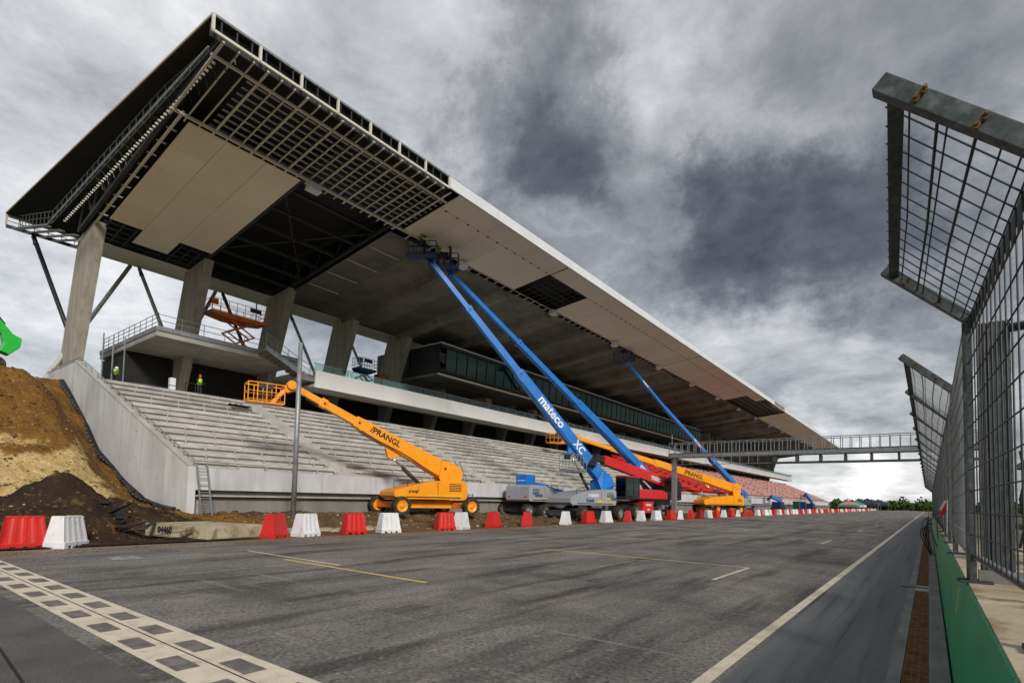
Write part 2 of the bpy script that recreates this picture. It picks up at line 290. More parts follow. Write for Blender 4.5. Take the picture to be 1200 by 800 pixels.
# ------------------------------------------------------------------ mesh helpers
class MB:
    def __init__(s): s.v = []; s.f = []
    def add(s, vs, fs):
        k = len(s.v); s.v += [tuple(v) for v in vs]; s.f += [tuple(i+k for i in f) for f in fs]; return s
    def hexa(s, a, b):      # two quads (a below / start, b above / end), same winding
        return s.add(list(a)+list(b), [(3, 2, 1, 0), (4, 5, 6, 7), (0, 1, 5, 4), (1, 2, 6, 5), (2, 3, 7, 6), (3, 0, 4, 7)])
    def box(s, x0, x1, y0, y1, z0, z1):
        return s.hexa([(x0, y0, z0), (x1, y0, z0), (x1, y1, z0), (x0, y1, z0)], [(x0, y0, z1), (x1, y0, z1), (x1, y1, z1), (x0, y1, z1)])
    def cbox(s, c, sx, sy, sz): return s.box(c[0]-sx/2, c[0]+sx/2, c[1]-sy/2, c[1]+sy/2, c[2]-sz/2, c[2]+sz/2)
    def beam(s, p0, p1, w0, h0, w1=None, h1=None, upv=(0, 0, 1)):
        p0, p1 = Vector(p0), Vector(p1); d = (p1-p0).normalized(); u = Vector(upv)
        if abs(d.dot(u)) > .98: u = Vector((1, 0, 0))
        side = d.cross(u).normalized(); u = side.cross(d)
        w1 = w0 if w1 is None else w1; h1 = h0 if h1 is None else h1
        q = lambda p, w, h: [p-side*w/2-u*h/2, p+side*w/2-u*h/2, p+side*w/2+u*h/2, p-side*w/2+u*h/2]
        return s.hexa(q(p0, w0, h0), q(p1, w1, h1))
    def tube(s, p0, p1, r0, r1=None, n=8, caps=True):
        p0, p1 = Vector(p0), Vector(p1); r1 = r0 if r1 is None else r1
        d = (p1-p0).normalized(); a = d.orthogonal().normalized(); b = d.cross(a); k = len(s.v)
        for p, r in ((p0, r0), (p1, r1)):
            for i in range(n):
                t = 2*math.pi*i/n; s.v.append(tuple(p+a*r*math.cos(t)+b*r*math.sin(t)))
        for i in range(n): s.f.append((k+i, k+(i+1) % n, k+n+(i+1) % n, k+n+i))
        if caps: s.f.append(tuple(k+i for i in reversed(range(n)))); s.f.append(tuple(k+n+i for i in range(n)))
        return s
    def path(s, pts, r, n=6):
        for a, b in zip(pts, pts[1:]): s.tube(a, b, r, r, n)
        return s
    def prism(s, poly, f0, f1):   # poly of 2-tuples, f0/f1 map to 3D
        n = len(poly); k = len(s.v)
        s.v += [tuple(f0(*p)) for p in poly]+[tuple(f1(*p)) for p in poly]
        s.f.append(tuple(k+i for i in reversed(range(n)))); s.f.append(tuple(k+n+i for i in range(n)))
        for i in range(n): s.f.append((k+i, k+(i+1) % n, k+n+(i+1) % n, k+n+i))
        return s
    def lathe(s, prof, c, axis='y', n=20, caps=(1, 1)):   # prof: (radius, along axis)
        k = len(s.v); c = Vector(c)
        for r, a in prof:
            for i in range(n):
                t = 2*math.pi*i/n; x, z = r*math.cos(t), r*math.sin(t)
                s.v.append(tuple(c+Vector({'y': (x, a, z), 'x': (a, x, z), 'z': (x, z, a)}[axis])))
        for j in range(len(prof)-1):
            for i in range(n): s.f.append((k+j*n+i, k+j*n+(i+1) % n, k+(j+1)*n+(i+1) % n, k+(j+1)*n+i))
        if caps[0]: s.f.append(tuple(k+i for i in reversed(range(n))))
        if caps[1]: s.f.append(tuple(k+(len(prof)-1)*n+i for i in range(n)))
        return s
    def mesh(s, name, mt, smooth=False, bevel=0):
        me = bpy.data.meshes.new(name); me.from_pydata(s.v, [], s.f); me.update()
        bm = bmesh.new(); bm.from_mesh(me)
        if bevel: bmesh.ops.bevel(bm, geom=[e for e in bm.edges], offset=bevel, segments=2, affect='EDGES', profile=.6)
        bmesh.ops.recalc_face_normals(bm, faces=bm.faces); bm.to_mesh(me); bm.free()
        if smooth: me.polygons.foreach_set('use_smooth', [True]*len(me.polygons))
        me.materials.append(MATS[mt] if isinstance(mt, str) else mt); return me
    def build(s, name, mt, parent=None, smooth=False, bevel=0):
        return link(name, s.mesh(name, mt, smooth, bevel), parent)
def link(name, me, parent=None, loc=None, rot=None, scale=None):
    o = bpy.data.objects.new(name, me); COL.objects.link(o)
    if parent: o.parent = parent
    if loc: o.location = loc
    if rot: o.rotation_euler = rot
    if scale: o.scale = scale
    return o
def tag(o, label=None, cat=None, group=None, kind=None):
    if label: o['label'] = label
    if cat: o['category'] = cat
    if group: o['group'] = group
    if kind: o['kind'] = kind
    return o
def thing(name, label, cat, loc=(0, 0, 0), rz=0, group=None):
    o = bpy.data.objects.new(name, None); COL.objects.link(o); o.location = loc; o.rotation_euler = (0, 0, rz); o.empty_display_size = .2
    return tag(o, label, cat, group)
def copy_tree(o, parent=None):
    c = o.copy(); COL.objects.link(c); c.parent = parent
    for ch in [x for x in o.children]: copy_tree(ch, c)
    return c
def lettering(txt, size, mt, parent, org, xd, yd, name='lettering', depth=.006, bold=.026):
    cu = bpy.data.curves.new('t', 'FONT'); cu.body = txt; cu.size = size; cu.extrude = depth; cu.offset = bold*size; cu.align_x = 'CENTER'; cu.align_y = 'CENTER'; cu.resolution_u = 3
    to = bpy.data.objects.new('t', cu); COL.objects.link(to)
    dg = bpy.context.evaluated_depsgraph_get(); me = bpy.data.meshes.new_from_object(to.evaluated_get(dg)); bpy.data.objects.remove(to); bpy.data.curves.remove(cu)
    xd = Vector(xd).normalized(); yd = Vector(yd); yd = (yd-xd*yd.dot(xd)).normalized(); zd = xd.cross(yd); M4 = Matrix.Identity(4)
    for i in range(3): M4[i][0] = xd[i]; M4[i][1] = yd[i]; M4[i][2] = zd[i]; M4[i][3] = Vector(org)[i]
    me.transform(M4); me.materials.clear(); me.materials.append(MATS[mt]); return link(name, me, parent)
def fbm(x, y, s=1.0, o=4): return noise.fractal(Vector((x*s, y*s, 3.7)), .9, 2.1, o)
def lerp(pts, x):
    if x <= pts[0][0]: return pts[0][1]
    for (a, va), (b, vb) in zip(pts, pts[1:]):
        if x <= b: return va+(vb-va)*(x-a)/(b-a)
    return pts[-1][1]
def sm(a, b, x): t = max(0, min(1, (x-a)/(b-a))); return t*t*(3-2*t)

# ================================================================== SETTING: ground, track, paint
def sheet(name, x0, x1, y0, y1, z, mt, kind='structure'):
    o = MB().add([(x0, y0, z), (x1, y0, z), (x1, y1, z), (x0, y1, z)], [(0, 1, 2, 3)]).build(name, mt); return tag(o, kind=kind)
sheet('ground', -3000, 3000, -400, 6000, -.30, 'grass')
tag(MB().box(-19.25, -1.60, -30, 420, -.28, 0).build('track', 'asphalt'), kind='structure')
tag(MB().box(-1.60, -.36, -30, 420, -.28, -.002).build('track_side_lane', 'asphalt_side'), kind='structure')
tag(MB().box(-.36, -.245, -30, 420, -.28, .004).box(-.025, .15, -30, 420, -.28, .006).build('drain_apron', 'apron'), kind='structure')
tag(MB().box(-.245, -.025, -30, 420, -.28, -.06).build('drain_channel', 'groove'), kind='structure')
P_Z = .004
def paint(name, quads, mt, label=None):
    b = MB()
    for q in quads: b.add([(x, y, P_Z) for x, y in q], [(0, 1, 2, 3)])
    o = b.build(name, mt); tag(o, kind='structure'); return o
def rect(x0, x1, y0, y1): return [(x0, y0), (x1, y0), (x1, y1), (x0, y1)]
paint('track_edge_line', [rect(-1.80, -1.66, -30, 420)], 'paint_white')
# start line: cream band with two rows of dark checks and a saw cut between
b = MB()
b.add([(-19.0, 2.02, P_Z), (-1.9, 2.14, P_Z), (-1.9, 2.93, P_Z), (-19.0, 2.70, P_Z)], [(0, 1, 2, 3)])
sl_ = tag(b.build('start_line', 'paint_white'), kind='structure')
me_check = MB().box(-.26, .26, -.105, .105, 0, .005).mesh('dark_check', 'check_dark')
for i in range(16):
    for row, yo in ((0, .53), (1, .17)):
        x = -4.25-1.075*i-(.55 if row else 0)
        if x < -18.6: continue
        yb = 2.02+(x+19)/17.1*.12
        link('dark_check', me_check, sl_, (x, yb+yo*1.02, P_Z), (0, 0, .01))
MB().beam((-19, 2.36, P_Z+.001), (-1.9, 2.53, P_Z+.001), .012, .006).build('saw_cut', 'groove', sl_)
tag(MB().box(-14.5, -4.2, .2, 1.9, 0, .003).build('asphalt_patch', 'asphalt_patch'), kind='structure')
o = MB(); o.beam((-12.5, 1.55, .004), (-5.2, 1.15, .004), .025, .006); o.beam((-11.2, 1.1, .004), (-6, .8, .004), .02, .006); tag(o.build('asphalt_cut', 'groove'), kind='structure')
# grid boxes
L = .09
paint('grid_line', [rect(-15.7, -11.2, 7.78, 7.86), rect(-3.86, -3.77, 12.3, 15.4), rect(-6.0, -3.77, 15.32, 15.41), rect(-10.1, -3.78, 30.65, 30.75), rect(-3.86, -3.77, 27.5, 30.75),
                    rect(-12.6, -1.8, 39.0, 39.14), rect(-10.2, -3.8, 46.5, 46.6), rect(-3.86, -3.77, 43.4, 46.6), rect(-3.9, -3.8, 59.0, 62.3), rect(-10.2, -3.8, 62.2, 62.3), rect(-10.2, -3.8, 78, 78.14)], 'paint_white')
paint('faded_line', [rect(-12.1, -12.02, 4.6, 7.0), rect(-6.75, -6.68, 12.4, 14.7), rect(-16.2, -15.4, 4.5, 5.1), rect(-6.8, -5.6, 14.62, 14.70), rect(-14, -9, 21.4, 21.47), rect(-13, -9.5, 25.2, 25.28), rect(-15, -11, 27.9, 27.96)], 'paint_faded')
paint('yellow_grid_line', [rect(-13.1, -7.85, 7.44, 7.54), rect(-10.4, -6.0, 15.28, 15.39), rect(-12.9, -9.5, 22.9, 23.0), rect(-13.2, -10.1, 30.62, 30.74), rect(-14, -11, 38.6, 38.75), rect(-14, -11, 46.4, 46.55)], 'paint_yellow')

# drain gratings, one by one
drain = thing('drain_grating', 'rusty steel drain grating in the gutter along the green wall', 'drain', (-.135, 0, 0))
g = MB()
for k in range(16): g.box(-.095, .095, .02+k*.06, .048+k*.06, -.03, -.002)
for x in (-.098, -.03, .03, .098): g.box(x-.006, x+.006, .0, .985, -.035, -.004)
me_gr = g.mesh('grate', 'rust')
for k in range(3, 58):
    if k in (14,): continue
    link('grate', me_gr, drain, (0, k*1.0, 0))
MB().box(-.11, .11, 14.05, 14.93, -.05, .003).build('cover_slab', 'concrete', drain)
MB().box(-.36, .10, 14.45, 14.60, -.02, .012).build('steel_bar', 'steel_dark', drain)

# ------------------------------------------------------------------ earth works left of the track
def ywall(x): return 11.5+(x+29)/16.0
WALLP = [(-60, 9.5), (-47.5, 9.2), (-43.1, 6.2), (-40.2, 3.9), (-36.9, 2.3), (-33.5, .95), (-30.5, .57), (-27, .5), (-23, .22), (-20.5, .02), (-19, -.04)]
FARP = [(-60, 9.1), (-46, 8.95), (-43, 8.75), (-41, 8.2), (-39.5, 7.2), (-37, 5.2), (-34.5, 3.3), (-32, 2.0), (-29.5, 1.1), (-27, .65), (-23, .35), (-19, .02)]
def ground_z(x, y):
    f = 1-.75*sm(27, 40, y)
    z = lerp([(-30, .55), (-27, .5), (-23, .22), (-20.5, .02), (-19.2, -.04)], x)*f
    if y < ywall(x)+.1:
        w = sm(3.6, .3, ywall(x)-y)
        far = lerp(FARP, x)
        z = max(z, far*(1-w)+lerp(WALLP, x)*w)
    # tipped heap of dark soil with a tail
    dx, dy = (x+23.0), (y-5.2)
    z = max(z, 2.05*max(0, 1-math.sqrt((dx/2.5)**2+(dy/(2.7 if dy > 0 else 3.2))**2))**.85+z*.4)
    z = max(z, 1.2*max(0, 1-math.sqrt(((x+25.0)/2.4)**2+((y-7.4)/2.8)**2))**.9+z*.4)
    z -= (z-.06)*sm(1, .55, max(abs(x+21.0)/2.9, abs(y-9.0)/2.8)) if z > .06 else 0
    z = max(z, 1.5*max(0, 1-math.sqrt(((x+23.6)/2.6)**2+((y-2.2)/3.0)**2))**.9+z*.4)
    r = sm(-19.6, -21.2, x)
    return z+r*(.18*fbm(x, y, .8)+.11*fbm(x+40, y, 2.6)+.05*fbm(x+9, y, 6))
def grid(name, xs, ys, mt):
    vs = [(x, y, ground_z(x, y)) for y in ys for x in xs]; n = len(xs)
    fs = [(j*n+i, j*n+i+1, (j+1)*n+i+1, (j+1)*n+i) for j in range(len(ys)-1) for i in range(n-1)]
    o = MB().add(vs, fs).build(name, mt, smooth=True); return tag(o, kind='structure')
frange = lambda a, b, s: [a+(b-a)*i/round((b-a)/s) for i in range(round((b-a)/s)+1)]
grid('earth_bank', frange(-58, -28.5, .25)[:-1]+frange(-28.5, -19.22, .13), frange(-18, -1, .5)[:-1]+frange(-1, 13, .13), 'bank_soil')
grid('dirt_ground', frange(-31.5, -19.22, .3), frange(13, 45, .3)[:-1]+frange(45, 260, 2), 'dirt')
# loose clods and stones on the earth
ico = bmesh.new(); bmesh.ops.create_icosphere(ico, subdivisions=1, radius=1); IV = [v.co.copy() for v in ico.verts]; IF = [tuple(v.index for v in f.verts) for f in ico.faces]; ico.free()
def scatter(name, n, xr, yr, sr, mt, label, keep=None):
    b = MB()
    for _ in range(n):
        x, y = random.uniform(*xr), random.uniform(*yr)
        if keep and not keep(x, y): continue
        s = sr[0]*(sr[1]/sr[0])**(random.random()**2.2); z = ground_z(x, y)
        sc = Vector((random.uniform(.7, 1.3), random.uniform(.7, 1.3), random.uniform(.45, .9)))*s; rz = random.uniform(0, 6)
        c, sn = math.cos(rz), math.sin(rz); j = [random.uniform(.75, 1.25) for _ in IV]
        b.add([(x+(v.x*c-v.y*sn)*sc.x*k, y+(v.x*sn+v.y*c)*sc.y*k, z+v.z*sc.z*k+s*.15) for v, k in zip(IV, j)], IF)
    o = b.build(name, mt); return tag(o, label, 'soil', kind='stuff')
inbank = lambda x, y: y < ywall(x)-.3
scatter('clods', 2600, (-44, -20.2), (-2, 11), (.025, .11), 'clod', 'loose brown clods lying on the earth bank and heap', inbank)
scatter('stones', 700, (-44, -20.2), (-2, 11), (.02, .07), 'soil_stone', 'pale stones scattered over the earth bank', inbank)
scatter('dirt_lumps', 1900, (-28.6, -20), (11.6, 48), (.03, .17), 'clod', 'lumps of churned brown earth in front of the grandstand')
scatter('rubble', 500, (-28.6, -20), (11.6, 40), (.03, .12), 'soil_stone', 'pale rubble in the churned earth before the stand')

b = MB(); random.seed(21)
for _ in range(1500):
    x = -19.2+abs(random.gauss(0, 1.0)); y = random.uniform(-1, 40); q = random.uniform(.008, .035); rz = random.random()*3
    b.add([(x+q*math.cos(rz+a)*k, y+q*math.sin(rz+a)*k, z_) for a, k, z_ in ((0, 1, .001), (1.6, .8, .001), (3.1, 1.1, .001), (4.7, .9, .001), (.5, .2, q*.7))], [(0, 1, 4), (1, 2, 4), (2, 3, 4), (3, 0, 4)])
tag(b.build('mud_crumbs', 'clod'), 'crumbs of mud spilt on the edge of the track', 'mud', kind='stuff'); random.seed(7)
# the wood far down the straight
b = MB(); tr = MB()
for k in range(230):
    y = random.uniform(330, 470); x = -95+random.random()**.8*150; hgt = random.uniform(3.6, 6.2)*(1.35 if random.random() < .1 else 1)
    rr = hgt*.48; tr.tube((x, y, -.3), (x+random.uniform(-.4, .4), y, hgt*.6), .22, .09, 5)
    for q in range(130):
        d = Vector((random.gauss(0, 1), random.gauss(0, 1), random.gauss(0, 1))).normalized()*(random.random()**.45)
        p = Vector((x+d.x*rr, y+d.y*rr, hgt*.48+d.z*hgt*.52)); s = random.uniform(.45, 1.05)
        a = Vector((random.gauss(0, 1), random.gauss(0, 1), random.gauss(0, .6))).normalized(); c = a.cross(Vector((random.gauss(0, 1), random.gauss(0, 1), random.gauss(0, 1)))).normalized()
        b.add([p-a*s, p-c*s*.6, p+a*s, p+c*s*.6], [(0, 1, 2, 3)])
tag(b.build('far_wood', 'leaf'), 'mass of green trees beyond the end of the straight', 'wood', kind='stuff')
tag(tr.build('far_trunks', 'bark'), 'trunks within the far green wood', 'wood', kind='stuff')

# ================================================================== GRANDSTAND
stand = thing('grandstand', 'long concrete grandstand under construction with huge cantilever roof', 'grandstand', (-29, 11.5, 0))
stand.location = (0, 0, 0)
NR, RUN, RISE, XF, ZF = 13, 1.04, .46, -29.0, 2.87
Y_END = 229.0
# --- seating terraces: precast L units
UNIT = 7.15
prof = [(0, -.0), (.0, -.19), (-.13, -.21), (-.13, -.50), (-1.22, -.50), (-1.22, 0)]
me_step = MB().prism(prof, lambda x, z: (x, .012, z), lambda x, z: (x, UNIT-.012, z)).mesh('step_unit', 'concrete_step')
terr = MB().box(-43.9, XF-.35, 12.0, Y_END, .3, 2.2).build('terrace', 'concrete_dark', stand)
MB().box(-30.0, XF-.24, 11.6, Y_END, 2.55, ZF-.02).build('front_walkway', 'concrete_step', stand)
cnt = 0; rest = MB()
units = []
for i in range(NR):
    x = XF-1.0-RUN*i; z = ZF+RISE*(i+1); y0 = ywall(x)+.15
    ys = [y0]+[11.35+UNIT*k for k in range(1, 31)]
    for k in range(len(ys)):
        y1 = ys[k+1] if k+1 < len(ys) else Y_END
        units.append((ys[k], y1, x, z))
units.sort(key=lambda u: u[0])
for j, (ya, yb, x, z) in enumerate(units):
    if j < 295: link('step_unit', me_step, terr, (x, ya, z), None, (1, (yb-ya)/UNIT, 1))
    else: rest.prism([(x+p, z+q) for p, q in prof], lambda a, c, y=ya+.012: (a, y, c), lambda a, c, y=yb-.012: (a, y, c))
tag(rest.build('far_step_units', 'concrete_step', terr), kind='stuff')
b = MB()
for i in range(NR):
    x = XF-1.0-RUN*i; z = ZF+RISE*(i+1); y = 12.6+(i*.37 % 1.0)
    while y < 120:
        b.box(x-.135, x+.006, y-.035, y+.035, z-.42, z-.08); y += 1.62
tag(b.build('seat_brackets', 'concrete', terr), kind='stuff')
# aisles with half steps
AISLES = [20.9, 35.2, 49.5, 63.8, 78.1, 92.4, 106.7, 121, 135.3, 149.6, 163.9, 178.2, 192.5, 206.8]
for ya in AISLES:
    b = MB()
    for i in range(NR):
        x = XF-1.0-RUN*i; z = ZF+RISE*i
        b.box(x-.05, x+.46, ya-.65, ya+.65, z-.05, z+RISE*.5)
        b.box(x-.3, x+.03, ya-.65, ya+.65, z+.1, z+RISE+.015)
    b.build('stair', 'concrete', terr)
# --- seats, red block then paler block
def seats(name, y0, y1, mt, label):
    b = MB()
    for i in range(NR):
        x = XF-1.0-RUN*i-.25; z = ZF+RISE*(i+1); y = y0
        while y < y1:
            if min(abs(y-a) for a in AISLES) > .85 and random.random() > (.04 if y1 < 120 else .16):
                b.box(x-.42, x, y-.20, y+.20, z+.36, z+.42)
                b.hexa([(x-.42, y-.20, z+.40), (x-.36, y-.20, z+.40), (x-.36, y+.20, z+.40), (x-.42, y+.20, z+.40)], [(x-.53, y-.18, z+.86), (x-.48, y-.18, z+.86), (x-.48, y+.18, z+.86), (x-.53, y+.18, z+.86)])
                b.box(x-.36, x-.10, y-.04, y+.04, z, z+.37)
            y += .50
    o = b.build(name, mt, stand); o['kind'] = 'stuff'; o['label'] = label
seats('red_seats', 84, 115, 'seat_red', 'rows of bright red seats'); seats('pale_seats', 115, Y_END-1, 'seat_pink', 'rows of pale dusty pink seats')
# --- front wall
pan = MB().box(-.26, 0, .015, UNIT-.015, 0, 1.12).mesh('front_panel', 'concrete_light'); low = MB().box(-.5, -.36, .01, UNIT-.01, -1.6, 0).mesh('lower_panel', 'concrete')
for k in range(30):
    y = 11.62+UNIT*k
    o = link('front_panel', pan, stand, (XF, y, 1.75)); 
    link('lower_panel', low, stand, (XF, y, 1.42))
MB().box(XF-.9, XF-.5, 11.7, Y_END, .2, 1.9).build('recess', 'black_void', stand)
MB().box(XF-.45, XF-.05, 11.6, Y_END, 1.42, 1.50).build('ledge', 'concrete', stand)
# --- raking end wall with coping and handrail
wall_top = [(-28.95, 2.92), (-45.1, 10.15), (-50.6, 9.95)]
poly = [(-28.95, -.3), (-28.95, 2.92), (-45.1, 10.15), (-50.6, 9.95), (-50.6, 5), (-44, 2.5), (-36, -.3)]
ew = MB().prism(poly, lambda x, z: (x, ywall(x)-.22, z), lambda x, z: (x, ywall(x)+.16, z)).build('end_wall', 'concrete_light', stand)
b = MB()
for (xa, za), (xb, zb) in zip(wall_top, wall_top[1:]):
    b.beam((xa, ywall(xa)-.03, za+.03), (xb, ywall(xb)-.03, zb+.03), .44, .07)
b.build('coping', 'concrete', ew)
for k in range(6):
    x = -31.6-k*2.75; zt = lerp([(-45.1, 10.15), (-28.95, 2.92)], x)
    MB().box(x-.007, x+.007, ywall(x)-.226, ywall(x)-.219, -.2, zt-.02).build('formwork_joint', 'concrete_dark', ew)
    for dx in (-.7, -2.0):
        for dz in (.7, 2.1):
            xx_ = x+dx; zz_ = lerp([(-45.1, 10.15), (-28.95, 2.92)], xx_)-dz
            if zz_ > lerp(WALLP, xx_)+.3: MB().tube((xx_, ywall(xx_)-.228, zz_), (xx_, ywall(xx_)-.21, zz_), .035, n=8).build('tie_hole', 'concrete_dark', ew)
hr = MB()
for (xa, za), (xb, zb), n in ((wall_top[0], wall_top[1], 15), (wall_top[1], wall_top[2], 5)):
    hr.tube((xa, ywall(xa)+.02, za+.34), (xb, ywall(xb)+.02, zb+.34), .03, n=6)
    for k in range(n):
        t = k/n; x = xa+(xb-xa)*t; z = za+(zb-za)*t; hr.tube((x, ywall(x)+.02, z+.02), (x, ywall(x)+.02, z+.34), .024, n=5)
hr.tube((-28.9, 11.55, 3.2), (-29.1, 15.2, 3.15), .025, n=6).tube((-29.1, 15.2, 3.15), (-29.1, 15.25, 2.85), .025, n=6); hr.tube((-29.1, 13.2, 3.17), (-29.1, 13.2, 2.85), .025, n=6)
hr.build('handrail', 'galv', ew)
b = MB()   # black damp proofing along the foot of the end wall
xs = [x for x, _ in WALLP if -48 < x < -30]; xs = frange(-47, -30, .35)
pv = []
for i, x in enumerate(xs):
    z = lerp(WALLP, x)+.08; w = .24+.10*math.sin(i*.4)+.05*math.sin(i*.9)
    pv.append(((x, ywall(x)-.235, z+.20+.03*math.sin(i*.55)), (x+.15, ywall(x)-.30, z+.18), (x+.25, ywall(x)-.30-w, z+.12)))
for p, q in zip(pv, pv[1:]):
    b.add([p[0], q[0], q[1], p[1]], [(0, 1, 2, 3)]); b.add([p[1], q[1], q[2], p[2]], [(0, 1, 2, 3)])
mem = b.build('membrane', 'membrane', ew, smooth=True)
sd = mem.modifiers.new('s', 'SOLIDIFY'); sd.thickness = .02
# --- concourse and dark back wall
MB().box(-56, -43.6, 11.0, Y_END, 8.2, 8.82).build('concourse', 'concrete_step', stand)
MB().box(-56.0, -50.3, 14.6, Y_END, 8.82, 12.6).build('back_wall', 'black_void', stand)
for y in (15.2, 27, 41, 58): MB().box(-50.3, -50.28, y, y+3.2, 9.6, 10.3).build('back_wall_window', 'steel_dark', stand)
for y in (12.1, 12.7, 13.4): MB().tube((-46.5, y, 8.8), (-46.5, y, 12.8), .05, n=6).build('prop', 'galv', stand)
# --- deck
dk = MB().box(-56, -43.5, 14.4, 25.3, 12.72, 13.35).build('deck', 'concrete', stand)
MB().box(-56, -43.35, 25.3, Y_END, 12.0, 12.25).build('deck_far', 'concrete', stand)
MB().box(-43.44, -43.40, 14.4, 25.3, 13.1, 13.42).box(-56, -43.5, 14.34, 14.38, 13.1, 13.42).build('deck_edge_trim', 'galv', dk)
def railing(name, pts, h, parent, step=1.35, mt='galv', nr=2, r=.026):
    b = MB()
    for a, c in zip(pts, pts[1:]):
        a, c = Vector(a), Vector(c); n = max(1, round((c-a).length/step))
        for k in range(n+1):
            p = a.lerp(c, k/n); b.tube(p, p+Vector((0, 0, h)), r, n=5)
        for q in range(nr):
            dz = Vector((0, 0, h*(1-q/(nr+.0)*.9))); b.tube(a+dz, c+dz, r, n=5)
    return b.build(name, mt, parent)
railing('deck_railing', [(-55.5, 14.5, 13.35), (-43.6, 14.5, 13.35)], 1.05, stand, 1.15, nr=3)
railing('deck_railing', [(-43.6, 14.5, 13.35), (-43.6, 22.2, 13.35)], .95, stand, 1.6)
# stair from the deck down to the balcony
st = MB()
for k in range(10): st.box(-43.4, -41.6, 21.6+k*.36, 21.98+k*.36, 13.1-k*.165, 13.28-k*.165)
stair = st.build('balcony_stair', 'concrete_dark', stand)
MB().hexa([(-41.6, 21.4, 13.0), (-41.5, 21.4, 13.0), (-41.5, 25.2, 11.2), (-41.6, 25.2, 11.2)], [(-41.6, 21.4, 13.4), (-41.5, 21.4, 13.4), (-41.5, 25.2, 11.6), (-41.6, 25.2, 11.6)]).build('stringer', 'galv', stair)
railing('stair_rail', [(-41.55, 21.4, 13.4), (-41.55, 24.2, 12.0), (-41.55, 25.3, 11.6)], 1.0, stair, 1.1)
MB().box(-43.5, -41.3, 24.4, 26.0, 11.2, 11.5).build('landing', 'concrete_dark', stair)
# --- white balcony front, panel by panel, with glass balustrade
bal = MB().box(-43.6, -41.15, 25.45, Y_END, 10.75, 11.0).build('balcony', 'concrete', stand)
pm = MB().hexa([(-.10, .01, 0), (.0, .01, 0), (.0, UNIT-.01, 0), (-.10, UNIT-.01, 0)], [(-.02, .01, 1.42), (.10, .01, 1.42), (.10, UNIT-.01, 1.42), (-.02, UNIT-.01, 1.42)]).mesh('balcony_panel', 'balcony_white')
gm = MB().box(-.012, .012, .05, 1.74, .02, .68).mesh('glass_pane', 'glass_clear')
for k in range(28):
    link('balcony_panel', pm, bal, (-41.05, 25.5+UNIT*k, 10.72))
for k in range(112): link('glass_pane', gm, bal, (-41.3, 25.5+k*1.79, 12.1))
b = MB().tube((-41.3, 25.5, 12.82), (-41.3, Y_END-3, 12.82), .03, n=6); b.build('top_rail', 'galv', bal)
MB().box(-41.5, -41.1, 25.5, Y_END-3, 12.0, 12.12).build('upstand', 'concrete', bal)
# --- raking columns and rear struts
CP = [11.2+UNIT*k for k in range(31)]
colp = [(-53.0, 7.5), (-50.1, 7.5), (-45.2, 20.15), (-48.9, 19.85)]
me_col = MB().prism(colp, lambda x, z: (x, -.36, z), lambda x, z: (x, .36, z)).mesh('column', 'concrete_board', bevel=.03)
for y in CP: link('column', me_col, stand, (0, y, 0))
sg = MB(); sg.tube((-55.1, .35, 21.2), (-50.2, 3.35, 9.0), .16, n=10); me_sa = sg.mesh('strut', 'steel_light', True); me_sd = sg.mesh('strut', 'steel_black', True)
sg = MB(); sg.tube((-55.1, -.35, 21.2), (-50.2, -6.7, 9.0), .16, n=10); me_sb = sg.mesh('strut', 'steel_light', True)
me_tip = MB().tube((-55.2, .28, 21.5), (-54.85, .5, 20.55), .07, .2, n=8).mesh('strut_head', 'steel_black')
for k in range(-1, 15):
    y = 16.25+UNIT*k
    a = link('strut', me_sd if k in (-1, 1) else me_sa, stand, (0, y, 0)); link('strut_head', me_tip, a)
    if k >= 0: link('strut', me_sb, stand, (0, y, 0))
# --- hospitality box
Y0, Y1 = 41.2, 126.0
vip = MB().hexa([(-53, Y0, 15.25), (-42.6, Y0, 15.25), (-42.6, Y1, 15.25), (-53, Y1, 15.25)], [(-53, Y0, 15.5), (-42.2, Y0, 15.5), (-42.2, Y1, 15.5), (-53, Y1, 15.5)]).box(-53, -42.05, Y0, Y1, 18.15, 18.6).box(-53, -47.2, Y0, Y1, 15.5, 18.15).build('hospitality_box', 'cladding_dark', stand)
MB().box(-47.0, -42.3, Y0, Y0+.15, 15.5, 18.15).build('end_cladding', 'cladding_dark', vip)
for k in range(14): MB().box(-47.0+k*.33, -46.75+k*.33, Y0-.03, Y0, 16.6, 18.1).build('cladding_board', 'cladding_dark', vip)
MB().box(-47.5, -42.0, Y0-.08, Y0-.01, 18.5, 18.62).box(-42.05, -41.97, Y0-.08, Y1, 18.5, 18.62).build('roof_trim', 'fascia_white', vip)
MB().box(-42.66, -42.40, Y0, Y1, 15.10, 15.25).build('sill_trim', 'soffit_beige', vip)
MB().box(-49, -42.55, Y0-.02, Y1, 15.02, 15.25).build('underside', 'soffit_grey', vip)
gp = MB().hexa([(-42.24, .04, 15.75), (-42.22, .04, 15.75), (-42.22, 1.66, 15.75), (-42.24, 1.66, 15.75)], [(-42.10, .04, 18.1), (-42.08, .04, 18.1), (-42.08, 1.66, 18.1), (-42.10, 1.66, 18.1)]).mesh('window_pane', 'glass_green')
fm = MB().beam((-42.22, 0, 15.5), (-42.08, 0, 18.15), .07, .10).mesh('mullion', 'steel_black')
cur = MB()
